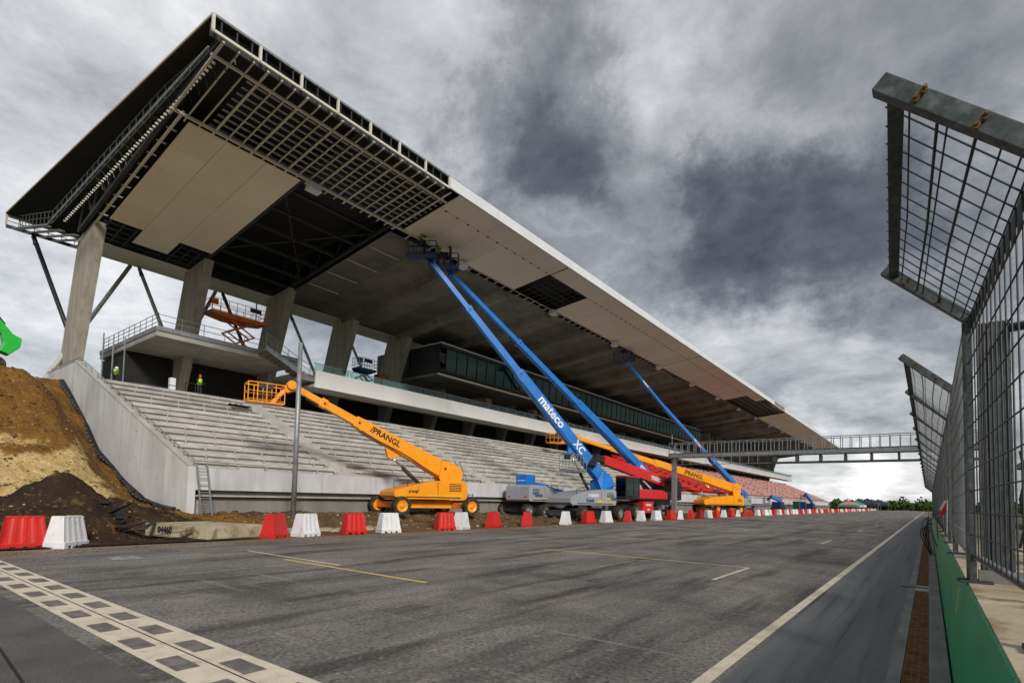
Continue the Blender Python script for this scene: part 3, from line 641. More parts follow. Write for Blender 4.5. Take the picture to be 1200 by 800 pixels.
for k in range(49):
    y = Y0+.9+k*1.72
    link('window_pane', gp, vip, (0, y, 0)); link('mullion', fm, vip, (0, y, 0))
    if random.random() < .75: cur.box(-43.0-random.random(), -42.9, y+random.uniform(0, .9), y+random.uniform(1.0, 1.7), 15.6, random.uniform(16.2, 18.0))
    if k < 9: cur.hexa([(-43.4, y, 17.1-random.random()*.3), (-43.3, y, 17.0), (-43.3, y+1.6, 16.9-random.random()*.4), (-43.4, y+1.6, 16.9)], [(-43.4, y, 17.9), (-43.3, y, 17.9), (-43.3, y+1.6, 17.9), (-43.4, y+1.6, 17.9)])
tag(cur.build('curtains', 'curtain', vip), kind='stuff')
MB().box(-42.26, -42.2, Y0, Y1, 15.5, 15.74).build('spandrel', 'cladding_dark', vip)
# far end walls of the upper floor
for k in range(9): MB().box(-52, -44.2+.25*(k % 2), 128+k*10.5, 128.5+k*10.5, 12.2, 19.4).build('cross_wall', 'concrete_board', stand)
MB().box(-53.2, -52.9, 126, Y_END, 12.2, 20.5).build('rear_wall', 'concrete_dark', stand)
MB().box(-54.5, -53.2, 66, 126, 12.2, 15.1).build('gallery_back', 'concrete_dark', stand)
cl = MB()
for k in range(70):
    y = random.uniform(46, 120); x = random.uniform(-49, -44.5); cl.box(x, x+random.uniform(.3, 1.4), y, y+random.uniform(.3, 1.6), 12.25, 12.25+random.uniform(.5, 2.0))
o = cl.build('stacked_materials', 'wood', stand); o['kind'] = 'stuff'
railing('far_end_rail', [(-41.5, Y_END-3, 12.0), (-41.5, Y_END+.5, 12.0), (-46, Y_END+.5, 12.0)], 1.1, stand, 1.0)
# far raking end wall
MB().prism([(-28.95, 0), (-28.95, 2.9), (-43.5, 9.3), (-50, 9.3), (-50, 0)], lambda x, z: (x, Y_END+.1, z), lambda x, z: (x, Y_END+.6, z)).build('far_end_wall', 'concrete_dark', stand)

# ------------------------------------------------------------------ ROOF
roof = MB(); YA, YB = 9.3, 228.0
def yend(x): return 9.85+(x+25.2)*(9.85-8.0)/31.2      # slightly skewed near end
roof.hexa([(-56.4, yend(-56.4), 22.78), (-25.25, yend(-25.25), 23.08), (-25.25, YB, 23.08), (-56.4, YB, 22.78)], [(-56.4, yend(-56.4), 22.86), (-25.25, yend(-25.25), 23.16), (-25.25, YB, 23.16), (-56.4, YB, 22.86)])
roof = roof.build('roof', 'roof_dark', stand)
zs = lambda x: 22.4+.123*(x+25.2)
XR = -31.2
zr = lambda x: 19.65+(-47.6-x)*(21.75-19.65)/8.8
# edge trim round the top
MB().beam((-25.2, yend(-25.2), 23.17), (-56.45, yend(-56.45), 22.87), .10, .10).build('end_trim', 'soffit_line', roof)
MB().box(-25.27, -25.17, 9.9, YB, 23.10, 23.21).build('eaves_trim', 'galv', roof)
# open fascia frame at the near end
fr = MB().box(-25.26, -25.16, 9.8, 25.0, 22.34, 22.46); 
for k in range(8):
    y = 9.85+k*2.16; fr.box(-25.26, -25.14, y-.06, y+.06, 22.4, 23.15)
fr.build('fascia_frame', 'batten', roof)
b = MB()
for k in range(22): b.box(-25.30, -25.24, 10.2+k*.7, 10.26+k*.7, 22.4, 23.1)
b.box(-25.7, -25.6, 9.9, 25, 22.4, 23.1).build('fascia_studs', 'steel_dark', roof)
fp = MB().box(-.05, .05, .01, 5.06, 0, .76).mesh('fascia_panel', 'fascia_white')
for k in range(40):
    y = 25.05+k*5.075
    if 118 < y < 131: continue
    link('fascia_panel', fp, roof, (-25.2, y, 22.40))
b = MB(); b.box(-25.26, -25.16, 118, 136, 22.34, 22.46)
for k in range(14): b.box(-25.26, -25.14, 119+k*1.2, 119.1+k*1.2, 22.4, 23.1)
b.build('open_fascia_far', 'batten', roof)
# soffit boards
def slab_xy(x0, x1, y0, y1, zf, t=.05):
    return [(x0, y0, zf(x0)), (x1, y0, zf(x1)), (x1, y1, zf(x1)), (x0, y1, zf(x0))], [(x0, y0, zf(x0)+t), (x1, y0, zf(x1)+t), (x1, y1, zf(x1)+t), (x0, y1, zf(x0)+t)]
def board(name, mt, x0, x1, y0, y1, zf=zs, dz=0): 
    f = lambda x: zf(x)+dz
    return MB().hexa(*slab_xy(x0, x1, y0, y1, f)).build(name, mt, roof)
# front strip, shared meshes
PW = 2.32
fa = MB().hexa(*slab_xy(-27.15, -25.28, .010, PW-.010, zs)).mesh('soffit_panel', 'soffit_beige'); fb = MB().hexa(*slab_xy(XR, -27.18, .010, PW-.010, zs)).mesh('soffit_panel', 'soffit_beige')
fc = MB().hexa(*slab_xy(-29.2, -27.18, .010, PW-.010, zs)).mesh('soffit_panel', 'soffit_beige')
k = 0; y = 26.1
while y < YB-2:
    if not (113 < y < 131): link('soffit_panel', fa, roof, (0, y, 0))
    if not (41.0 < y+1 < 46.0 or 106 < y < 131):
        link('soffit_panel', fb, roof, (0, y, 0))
    y += PW
    if abs((y-40.1+35.5*6) % 35.5) < 1.2: y += .14
# rear strip of pale boards near the end
for c, (ya, yb, xr) in enumerate(((11.35, 13.35, -44.0), (13.35, 15.7, -46.2), (15.7, 17.95, -43.9))):
    n = 5; xs_ = [XR-.3+(xr-XR+.3)*i/n for i in range(n+1)]
    for i in range(n): board('soffit_panel', 'soffit_beige', xs_[i+1]+.006, xs_[i]-.006, ya+.012, yb-.012)
# battens in the open squares at the back of that strip
b = MB()
for yy_ in (11.5, 12.3, 13.1, 16.0, 16.7, 17.4): b.beam((-44.2, yy_, zs(-44.2)+.05), (-47.3, yy_, zs(-47.3)+.05), .07, .08)
for xx_ in (-44.7, -45.5, -46.3, -47.0): b.beam((xx_, 11.2, zs(xx_)+.12), (xx_, 17.9, zs(xx_)+.12), .10, .06)
b.build('rear_battens', 'steel_dark', roof)
# dull underside boards, ribbed, for the rest
y = 25.6; k = 0
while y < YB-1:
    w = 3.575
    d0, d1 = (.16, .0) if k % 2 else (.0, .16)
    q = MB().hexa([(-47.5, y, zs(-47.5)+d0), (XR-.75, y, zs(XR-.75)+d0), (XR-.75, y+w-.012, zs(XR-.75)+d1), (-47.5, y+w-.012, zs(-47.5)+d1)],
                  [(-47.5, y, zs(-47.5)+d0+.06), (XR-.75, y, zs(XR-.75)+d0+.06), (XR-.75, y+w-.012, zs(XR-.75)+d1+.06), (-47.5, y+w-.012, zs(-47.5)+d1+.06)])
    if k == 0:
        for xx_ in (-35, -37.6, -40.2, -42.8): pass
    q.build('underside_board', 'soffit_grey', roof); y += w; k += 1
rm_ = MB().prism([(-.70, .14), (.70, .14), (.30, -.62), (-.30, -.62)], lambda a, c: (XR-.8, a, zs(XR-.8)+c), lambda a, c: (-47.5, a, zs(-47.5)+c)).mesh('soffit_rib', 'soffit_grey')
for k in range(3, 31): link('soffit_rib', rm_, roof, (0, CP[k], 0))
for xx_ in (-34.6, -37.4, -40.2, -43.0): MB().beam((xx_, 25.7, zs(xx_)-.03), (xx_, 28.7, zs(xx_)-.03), .05, .05).build('cover_strip', 'fascia_white', roof)
# rear slope of the underside
y = 11.9; k = 0
while y < YB-1:
    w = UNIT
    q = MB().hexa([(-56.3, y, zr(-56.3)), (-47.65, y, zr(-47.65)), (-47.65, y+w-.012, zr(-47.65)), (-56.3, y+w-.012, zr(-56.3))], [(-56.3, y, zr(-56.3)+.05), (-47.65, y, zr(-47.65)+.05), (-47.65, y+w-.012, zr(-47.65)+.05), (-56.3, y+w-.012, zr(-56.3)+.05)])
    q.build('rear_soffit_board', 'soffit_white', roof); y += w
MB().beam((-56.35, yend(-56), 21.85), (-56.35, YB, 21.85), .12, .25).build('rear_eaves_beam', 'steel_dark', roof)
MB().box(-56.42, -56.34, yend(-56.4), YB, 22.6, 22.85).build('rear_fascia_rail', 'soffit_line', roof)
# battens of the open front grid
for k in range(22):
    yb_ = 10.45+k*.715
    main = k % 3 == 0
    MB().beam((-25.5, yb_, zs(-25.5)+.04), (XR-.45, yb_, zs(XR-.45)+.04), .11 if main else .06, .07).build('batten', 'batten', roof)
for xx_, w, mt_ in ((-26.45, .12, 'batten'), (XR+.1, .16, 'soffit_white')):
    MB().beam((xx_, 10.3, zs(xx_)-.03), (xx_, 30.0 if xx_ < -30 else 26.0, zs(xx_)-.03), w, .12).build('soffit_rail', mt_, roof)
b = MB()
for k in range(9):
    xx_ = -26.9-k*.52; b.beam((xx_, 12.2, zs(xx_)+.14), (xx_, 26.0, zs(xx_)+.14), .16, .05)
b.build('cross_battens', 'galv', roof)
b = MB()
for k in range(9):
    xx_ = -33.0-k*1.4; b.beam((xx_, 10.8, zs(xx_)+.25), (xx_, 11.3, zs(xx_)+.25), .09, .06)
b.beam((-31, 10.9, zs(-31)+.05), (-47, 10.9, zs(-47)+.05), .12, .10)
b.build('edge_batten', 'batten', roof)
# battens left showing where boards are missing, and the ticks of the dark shadow gap
for (ya, yb, n, xa) in ((41.0, 46.4, 6, -27.2), (107, 131, 17, -25.5)):
    b = MB()
    for k in range(n+1): yy_ = ya+(yb-ya)*k/n; b.beam((xa, yy_, zs(xa)+.03), (XR, yy_, zs(XR)+.03), .06, .06)
    for k in range(5): xx_ = xa-.3-k*(abs(XR-xa)-.4)/5; b.beam((xx_, ya, zs(xx_)+.12), (xx_, yb, zs(xx_)+.12), .10, .05)
    b.build('open_battens', 'steel_dark' if ya < 50 else 'galv', roof)
b = MB(); y = 27.0
while y < 226: b.beam((XR-.05, y, zs(XR)+.02), (XR-.7, y, zs(XR-.7)+.02), .09, .05); y += 1.19
tag(b.build('gap_ticks', 'batten', roof), kind='stuff')
b = MB(); y = 26.6
while y < 150: b.box(-27.22, -27.10, y, y+.16, zs(-27.16)-.05, zs(-27.16)-.005); y += 1.16
b.build('clips', 'galv_dark', roof)
MB().beam((XR-.08, 30, zs(XR)-.02), (XR-.08, YB, zs(XR)-.02), .07, .08).build('inner_edge_rail', 'soffit_line', roof)
for ye in (40.2, 75.7): MB().beam((-25.3, ye, zs(-25.3)-.012), (XR-.1, ye, zs(XR)-.012), .10, .02).build('movement_joint', 'groove', roof)
# steel inside the roof, seen through the open bays
for y in (10.6, 18.3, 25.45):
    b = MB(); b.beam((-25.6, y, 22.9), (-47, y, 22.75), .25, .25)
    b.beam((-26, y, zs(-26)+.45), (-47.4, y, zs(-47.4)+.35), .22, .22)
    for k in range(7):
        x = -27-k*3; b.beam((x, y, zs(x)+.4), (x-1.5, y, 22.8), .10, .10); b.beam((x-1.5, y, 22.8), (x-3, y, zs(x-3)+.4), .10, .10)
    b.build('truss', 'steel_dark', roof)
for k, x in enumerate((-33.5, -36, -38.6, -41.2, -43.8, -46)):
    b = MB().beam((x, 17.9, zs(x)+.55), (x, 26, zs(x)+.55), .16, .22); b.build('purlin', 'steel_dark', roof)
b = MB().tube((-34, 18.3, zs(-34)+.6), (-44, 25.4, zs(-44)+.6), .05, n=6).tube((-44, 18.3, zs(-44)+.6), (-34, 25.4, zs(-34)+.6), .05, n=6); b.build('wind_brace', 'steel_dark', roof)
# maintenance walkway along the open end
b = MB(); n = 34
for k in range(n+1):
    t = k/n; x = -25.9-t*29.5; low_ = (zs(x)+.1 if x > -47.6 else zr(x)+.1); y = yend(x)+.55; hi_ = min(low_+.95, 22.7)
    b.tube((x, y, low_+.1), (x, y, hi_), .025, n=5)
    arc = [(x, y+.1+.75*math.sin(a), hi_-.75+.75*math.cos(a)) for a in (0, .5, 1.0, 1.5)] if k % 1 == 0 and x > -42 else None
    if arc: b.path(arc, .03, 5)
for dz in (.12, .55, .98):
    pts = []
    for k in range(n+1):
        t = k/n; x = -25.9-t*29.5; low_ = (zs(x)+.1 if x > -47.6 else zr(x)+.1); pts.append((x, yend(x)+.55, min(low_+dz, 22.7)))
    b.path(pts, .032, 5)
b.build('end_walkway', 'galv_dark', roof)
b = MB()
pts = [(x, yend(x)+.30, (zs(x) if x > -47.6 else zr(x))+.02) for x in (-26.2, -31, -36, -41, -47.6, -52, -56)]
for p, q in zip(pts, pts[1:]): b.beam(p, q, .07, .07)
b.build('end_lower_rail', 'galv', roof)
b = MB()
for k in range(60):
    x = -27+-k*.33; b.box(x-.05, x+.05, yend(x)+.85, yend(x)+.98, zs(x)+.05, zs(x)+.14)
tag(b.build('end_clips', 'batten', roof), kind='stuff')
# white strip under the rear eaves at the near end
for yo in (.45, 1.2, 2.0, 2.8): MB().beam((-47.9, yend(-47.9)+yo, zr(-47.9)), (-56.2, yend(-56.2)+yo, zr(-56.2)), .30, .05).build('rear_edge_strip', 'galv', roof)
MB().box(-56.42, -56.32, yend(-56.4), yend(-56.4)+.1, 21.72, 22.8).build('corner_post', 'soffit_line', roof)
b = MB()
for k in range(9): b.tube((-56.37, yend(-56.4)+k*.85, 21.9), (-56.37, yend(-56.4)+k*.85, 22.7), .025, n=5)
b.tube((-56.37, yend(-56.4), 22.3), (-56.37, 16, 22.3), .03, n=5); b.build('rear_guard', 'galv', roof)
# floodlight housings
lm = MB().hexa([(-.32, -.45, -.62), (.32, -.45, -.62), (.32, .45, -.62), (-.32, .45, -.62)], [(-.22, -.36, -.12), (.22, -.36, -.12), (.22, .36, -.12), (-.22, .36, -.12)]).mesh('floodlight', 'fascia_white', bevel=.03)
la = MB().box(-.06, .06, -.06, .06, -.15, .30).mesh('bracket', 'galv')
for k in range(14):
    o = link('floodlight', lm, roof, (XR+.15, 18.6+14*k, zs(XR)+.02)); link('bracket', la, o) if False else None

# ================================================================== RIGHT SIDE: green wall, platform, debris fence
gw = thing('pit_wall', 'low green painted concrete wall along the right edge of the track', 'wall')
seg = MB().hexa([(.150, .01, -.2), (.62, .01, -.2), (.62, 3.99, -.2), (.150, 3.99, -.2)], [(.278, .01, .985), (.60, .01, .985), (.60, 3.99, .985), (.278, 3.99, .985)]).mesh('wall_segment', 'green_paint', bevel=.006)
for k in range(-1, 32): link('wall_segment', seg, gw, (0, k*4-.8, 0))
cap = MB().box(.290, 2.6, .006, 3.994, .80, 1.0).mesh('cap_slab', 'concrete_soil')
MATS['concrete_soil'].name = 'concrete_stained'
for k in range(-1, 32): link('cap_slab', cap, gw, (0, k*4-.8, 0))
fx = lambda z: .150+.128*(z+.2)/1.185
MB().hexa([(fx(.52)-.004, 7.95, .52), (fx(.52)+.01, 7.95, .52), (fx(.52)+.01, 8.02, .52), (fx(.52)-.004, 8.02, .52)], [(fx(.82)-.004, 7.95, .82), (fx(.82)+.01, 7.95, .82), (fx(.82)+.01, 8.02, .82), (fx(.82)-.004, 8.02, .82)]).build('yellow_mark', 'sticker_yellow', gw)
def fence_panel(name, label, x, y0, y1, z0=1.25, z1=3.53, tip=(-.64, .66), skew=0.0, parts=False, group=None, sv=.15):
    t = thing(name, label, 'fence', (x, y1, 1.0), 0, group)
    X = lambda y: skew*(y1-y)                    # local x of the fence line at world y
    V = lambda xx, y, z: (X(y)+xx, y-y1, z-1.0)
    L_ = y1-y0; nv = round(L_/sv); r = .0058
    up_w, hz = [], []; wmt = 'wire' if parts else 'galv_dark'
    for k in range(1, nv):
        y = y0+L_*k/nv
        b = MB().path([V(0, y, z0), V(0, y, z1)]+([V(tip[0], y, z1+tip[1])] if tip else []), r, 5); up_w.append(b)
    nh = round((z1-z0)/.21)
    for k in range(nh+1): z = z0+(z1-z0)*k/nh; hz.append(MB().path([V(-.008, y0, z), V(-.008, y1, z)], r, 5))
    if tip:
        for k, f in enumerate((.08, .20, .36, .55, .62, .82)): hz.append(MB().path([V(tip[0]*f, y0, z1+tip[1]*f-.01), V(tip[0]*f-.02*math.sin(k), (y0+y1)/2, z1+tip[1]*f-.012), V(tip[0]*f, y1, z1+tip[1]*f-.01)], r*1.6 if k in (2, 4) else r, 5))
    if parts:
        for b in up_w: b.build('wire', 'wire', t)
        for b in hz: b.build('wire', 'wire', t)
    else:
        a = MB()
        for b in up_w+hz: a.add(b.v, b.f)
        tag(a.build('wire_mesh', 'galv', t), kind='stuff')
    for y in (y0, y1):
        MB().box(X(y)-.025, X(y)+.025, y-y1-.035, y-y1+.035, 0, z1-1.0+.05).build('post', 'galv_dark', t)
        if tip:
            br = MB().beam(V(.06, y, z1-.02), V(tip[0]-.03, y, z1+tip[1]+.02), .105, .085, upv=(0, 1, 0)).build('bracket', 'galv_dark', t, bevel=.006)
            for f in (.35, .75):
                p = Vector(V(tip[0]*f, y-.035, z1+tip[1]*f)); q = Vector((tip[1], 0, -tip[0])).normalized()
                bb = MB()
                for dx in (-.02, .02):
                    bb.tube(p+q*dx+Vector((0, .0, 0)), p+q*dx*1.5+Vector((.004, -.055, .006)), .011, n=6).tube(p+q*dx*1.2+Vector((0, -.018, 0)), p+q*dx*1.25+Vector((0, -.036, 0)), .019, n=6)
                bb.beam(p-q*.04+Vector((0, -.012, 0)), p+q*.045+Vector((0, -.016, .004)), .03, .012); bb.build('bolt', 'rust_bolt', br)
        MB().box(X(y)-.10, X(y)+.14, y-y1-.10, y-y1+.10, 0, .02).build('foot_plate', 'steel_dark', t)
    if tip:
        MB().beam(V(tip[0]+.05, y0, z1+tip[1]-.06), V(tip[0]+.05, y1, z1+tip[1]-.06), .085, .05).build('tip_rail', 'galv_dark', t)
        MB().beam(V(.03, y0, z1-.02), V(.03, y1, z1-.02), .02, .16).build('knee_rail', 'galv_dark', t)
    MB().beam(V(.02, y0, z0), V(.02, y1, z0), .04, .05).build('bottom_rail', 'galv', t)
    return t
FG = 'debris fence panels with overhang along the wall'
near = fence_panel('debris_fence', 'nearest wire fence panel on the wall, its overhang filling the upper right', .33, 3.75, 6.84, skew=.045, parts=True, sv=.20)
# the return leaf behind the near panel: dark ribbed sheet, brace tube
rl = thing('fence_return', 'dark ribbed steel sheet with tubular brace behind the nearest fence panel', 'fence', (.40, 6.9, 1.0))
b = MB(); 
for k in range(7): b.box(.0+k*.034, .026+k*.034, 0, .02+.012*(k % 2), .12, 2.52)
b.box(-.01, .24, .03, .04, .1, 2.52).build('sheet', 'galv_dark', rl)
MB().tube((.25, .05, 2.45), (1.0, -1.2, 2.2), .045, n=10).build('brace', 'galv_dark', rl, smooth=True)
MB().box(-.03, .33, -.03, .06, 0, .12).build('foot', 'concrete_dark', rl)
MB().path([(.28, -.06, 1.25), (.31, -.07, 1.0), (.27, -.08, .8), (.30, -.07, .55), (.26, -.06, .35)], .012, 5).build('cable', 'rubber', rl)
names = ['plain upright wire fence panel without overhang just behind the nearest panel'] + ['first overhanging fence panel beyond the plain upright one', 'second overhanging fence panel beyond the plain upright one', 'third overhanging fence panel beyond the plain upright one']
fence_panel('debris_fence', names[0], .31, 6.95, 10.85, tip=None, group=FG)
ORD = 'first second third fourth fifth sixth seventh eighth ninth tenth eleventh twelfth thirteenth fourteenth fifteenth sixteenth seventeenth eighteenth nineteenth twentieth'.split()
y = 10.95; k = 0
while y < 78:
    lb = f'{ORD[k]} overhanging fence panel beyond the plain upright one' if k < 20 else 'farthest overhanging fence panel along the wall'
    fence_panel('debris_fence', lb, .33, y, y+3.25, group=FG, sv=.12 if k < 4 else .24); y += 3.35; k += 1
fl = thing('marker_flag', 'small red and white flag tied to a fence post', 'flag', (.26, 13.2, 1.15))
MB().tube((0, 0, 0), (.02, .05, .72), .012, n=6).build('stick', 'galv', fl)
MB().add([(.02, .05, .70), (.02, .05, .50), (-.10, .20, .36), (-.07, .17, .50)], [(0, 1, 2, 3)]).build('red_cloth', 'flag_red', fl); MB().add([(.021, .052, .70), (-.01, .09, .71), (-.09, .19, .55), (-.068, .172, .50)], [(0, 1, 2, 3)]).build('white_cloth', 'canvas_white', fl)
for o in fl.children:
    if 'cloth' in o.name: sd = o.modifiers.new('s', 'SOLIDIFY'); sd.thickness = .006
cb = thing('cable_bundle', 'tangle of black cables hanging from the fence above the gutter', 'cables', (.1, 24, 0))
random.seed(11)
for k in range(9):
    pts = []; x0 = random.uniform(-.1, .2); top = random.uniform(.6, 1.5); sw = random.uniform(.08, .32)
    for j in range(9):
        t = j/8; pts.append((x0-sw*math.sin(t*math.pi)*.9, random.uniform(-.05, .05)+k*.05, top*(1-t)+.05+.35*math.sin(t*math.pi)))
    MB().path(pts, .014, 5).build('cable', 'rubber', cb)
random.seed(7)

# pit buildings behind the fence
pb = thing('pit_building', 'white pit building with dark overhanging roof glimpsed through the fence', 'building', (14, 40, 0))
MB().box(0, 14, -30, 60, 0, 7.2).build('wall', 'wall_white', pb)
MB().box(-4.5, 14.5, -31, 61, 7.2, 7.9).build('roof', 'steel_black', pb)
MB().box(-3.5, 0, -31, 61, 3.6, 4.0).build('canopy', 'steel_black', pb)
wm = MB().box(-.06, 0, 0, 3.2, 0, 1.9).mesh('window', 'glass_dark'); wm.materials[0] = MATS['cladding_dark']
for k in range(20): link('window', wm, pb, (0, -29+k*4.4, 4.6))
dm = MB().box(-.05, 0, 0, 3.4, 0, 3.0).mesh('garage_door', 'steel_dark')
for k in range(20): link('garage_door', dm, pb, (0, -29+k*4.4, 0))
ct = thing('timing_stand', 'small orange cabinet on the pit side of the wall', 'cabinet', (1.6, 9.6, 1.0))
MB().box(-.3, .3, -.3, .3, 0, .5).build('base', 'machine_black', ct); MB().box(-.22, .22, -.22, .22, .5, .95).build('box', 'orange', ct, bevel=.02)

# ================================================================== GANTRY
gt = thing('start_gantry', 'grey steel footbridge gantry spanning the track', 'gantry', (-20.5, 53.6, 0))
MB().box(-.21, .21, -.21, .21, -.2, 6.2).build('leg', 'galv', gt); MB().box(-.5, .5, -.5, .5, -.1, .12).build('base_plate', 'galv', gt)
MB().box(-.4, 24.5, -.7, .7, 6.18, 6.52).build('beam', 'galv', gt)
MB().box(-.42, 24.5, -.72, .72, 6.56, 6.60).build('floor_grating', 'galv_dark', gt)
for ys in (-.7, .7):
    b = MB()
    for z in (7.62,): b.tube((-.3, ys, z), (24.5, ys, z), .035, n=6)
    b.build('handrail', 'galv', gt)
    pm_ = MB().box(-.03, .03, ys-.03, ys+.03, 6.55, 7.62).mesh('rail_post', 'galv')
    for k in range(37): link('rail_post', pm_, gt, (-.3+k*.68, 0, 0))
b = MB().box(9.2, 24.5, -.5, -.38, 5.42, 5.56).box(9.2, 24.5, .38, .5, 5.42, 5.56); b.build('lower_rail', 'galv_dark', gt)
hm = MB().box(-.08, .08, -.5, .5, 5.5, 6.1).mesh('hanger', 'galv_dark')
for k in range(9): link('hanger', hm, gt, (9.4+k*1.85, 0, 0))
b = MB()
for k in range(11):
    x = .3+k*.78; b.tube((x, -.7, 5.45), (x, -.7, 6.2), .02, n=5)
b.tube((-.3, -.7, 5.45), (9.2, -.7, 5.45), .03, n=5); b.build('skirt_rail', 'galv', gt)
MB().tube((-.2, -.2, 7.4), (-.2, -.2, 8.6), .03, n=6).build('mast', 'galv', gt)
MB().box(24.1, 24.6, -.28, .28, .98, 6.2).build('leg', 'galv', gt)

# ================================================================== BARRIERS
def barrier_mesh(mt):
    b = MB(); H, L0, L1, W0, W1 = .90, .50, .385, .30, .17    # half lengths and widths
    lev = []
    nseg = 16
    for z, t, sk in ((.16, 0, 0), (.19, .03, 0), (.84, .97, 1), (.88, 1, 1), (.90, 1, 2)):
        hl = L0-.02+(L1-L0+.02)*t-(.02 if sk == 2 else 0); hw = W0-.03+(W1-W0+.03)*t-(.02 if sk == 2 else 0); ring = []
        for s_ in (-1, 1):
            for k in range(nseg+1):
                u = -1+2*k/nseg; dip = (.011 if (k % 4 in (1, 2)) else 0) if z not in (.16, .88, .90) else 0
                ring.append((u*hl*-s_, s_*(hw-dip), z))
        lev.append(ring)
    n = len(lev[0])
    for ring in lev: b.v += ring
    for j in range(len(lev)-1):
        for i in range(n): b.f.append((j*n+i, j*n+(i+1) % n, (j+1)*n+(i+1) % n, (j+1)*n+i))
    b.f.append(tuple((len(lev)-1)*n+i for i in range(n)))
    return b.mesh('body', mt)
def base_mesh(mt):
    b = MB(); b.box(-.50, .50, -.30, .30, .075, .17)
    for x0, x1 in ((-.50, -.33), (-.20, -.04), (.04, .20), (.33, .50)): b.box(x0, x1, -.298, .298, 0, .08)
    return b.mesh('base', mt, bevel=.008)
BM = {c: (barrier_mesh(m_), base_mesh(m_)) for c, m_ in (('r', 'plastic_red'), ('w', 'plastic_white'))}
capm = MB().tube((0, 0, .89), (0, 0, .93), .05, n=10).mesh('filler_cap', 'machine_black')
seqs = [(3.62, 'r', 0), (4.52, 'w', .75), (10.75, 'r', .35), (12.1, 'w', .15), (14.4, 'r', .1), (16.2, 'w', .1), (19.8, 'r', .3), (21.1, 'w', .1), (23.9, 'r', .15), (26.9, 'r', .3), (31.4, 'w', .1), (34.4, 'r', .2), (37.5, 'w', 0), (41.1, 'r', .2), (43.8, 'w', .1), (46.9, 'w', .2), (50.4, 'r', .1), (52.9, 'w', .3), (56.0, 'r', .1), (58.7, 'r', .1), (61.2, 'w', .2), (64.6, 'r', .1), (67.3, 'w', 0), (70.5, 'r', .2), (73.5, 'w', .2), (76.8, 'r', .1), (80.3, 'r', .1), (83.7, 'w', .1), (85.7, 'r', .1), (88.3, 'w', .2), (91.7, 'w', .1), (94.6, 'r', 0), (97.7, 'w', .1)]
y = 100.5; k = 0
while y < 300: seqs.append((y, 'rwrwwr'[k % 6] if k % 11 else 'r', .1)); y += random.uniform(2.4, 3.4); k += 1
word = {'r': 'red', 'w': 'white'}
nm = ['red plastic water barrier at the left edge of the picture', 'white plastic barrier turned askew beside the leftmost red one', 'red barrier next to the big grey concrete beam', 'white barrier right of the red one by the lamp post', 'red barrier in front of the far wheel of the orange boom lift', 'white barrier in front of the orange boom lift, left of its front wheel', 'red barrier before the rear of the orange boom lift', 'white barrier touching the red one under the orange lift rear wheel',
      'red barrier just right of the orange boom lift', 'red barrier left of the grey and blue boom lifts', 'white barrier before the front wheel of the nearest blue boom lift', 'red barrier in the middle of the nearest blue boom lift', 'white barrier before the rear wheel of the nearest blue boom lift', 'red barrier before the cab of the red telehandler', 'white barrier before the front wheel of the red telehandler', 'white barrier before the middle of the red telehandler', 'red barrier below the rear of the red telehandler', 'white barrier by the foot of the gantry leg']
cc = {'r': 0, 'w': 0}
for i, (y, c, rz) in enumerate(seqs):
    lb = nm[i] if i < len(nm) else None
    if not lb:
        cc[c] += 1; lb = f'{ORD[cc[c]-1]} {word[c]} plastic barrier beyond the gantry leg' if cc[c] <= 20 else f'tiny far off {word[c]} plastic barrier towards the end of the row'
    t = thing('road_barrier', lb, 'barrier', (-19.62+random.uniform(-.12, .12), y, .0), R(90)+(rz+random.uniform(0, .18))*random.choice((-1, 1)) if i > 1 else R(90)+rz, 'red and white plastic barriers along the track edge')
    link('body', BM[c][0], t); link('base', BM[c][1], t)
    if i < 16: link('filler_cap', capm, t, (.18, 0, 0)); link('filler_cap', capm, t, (-.18, 0, 0))

# ================================================================== SMALL THINGS ON THE VERGE
cbm = thing('concrete_beam', 'soil stained precast concrete block with dark numbers lying on the verge', 'concrete block', (-21.30, 9.0, .03), R(14))
MB().box(-1.65, 1.65, -1.15, 1.15, 0, .46).build('block', 'concrete_soil', cbm, bevel=.025)
lettering('04460', .30, 'groove', cbm, (-.55, -1.162, .25), (1, 0, 0), (0, 0, 1), bold=.04)
lp = thing('lamp_post', 'tall bare galvanised steel post standing in front of the terraces', 'post', (-25.6, 15.0, .40), 0)
MB().tube((0, 0, -.3), (0, 0, 9.05), .135, .115, 12).build('shaft', 'galv', lp, smooth=True); MB().box(-.22, .22, -.22, .22, -.1, .08).build('base_plate', 'galv', lp); MB().box(.10, .15, -.06, .06, .7, 1.1).build('hatch', 'galv_dark', lp)
def ladder(label, p0, p1, w, n, sd=Vector((0, 1, 0))):
    p0, p1 = Vector(p0), Vector(p1); t = thing('ladder', label, 'ladder', p0); d = p1-p0
    for s in (-1, 1): MB().beam(sd*s*w/2, d+sd*s*w/2, .05, .08).build('rail', 'galv', t)
    for k in range(1, n): MB().tube(d*k/n-sd*w/2, d*k/n+sd*w/2, .022, n=6).build('rung', 'galv', t)
ladder('aluminium ladder leaning on the front wall beside the raking end wall', (-28.2, 11.95, .45), (-28.85, 11.85, 3.1), .5, 9)
ladder('long aluminium ladder leaning on the terrace behind the orange boom lift', (-28.3, 32.3, .4), (-30.2, 31.7, 4.6), .55, 14)
ml = MB(); random.seed(5)
for k in range(9):
    x, y = random.uniform(-22.2, -20.8), random.uniform(6.0, 7.2); a = random.uniform(0, 3); l_ = random.uniform(.5, 1.3); z = ground_z(x, y)
    ml.beam((x, y, z+.1), (x+math.cos(a)*l_, y+math.sin(a)*l_, z+random.uniform(.1, .5)), .28, .02, .12, .02)
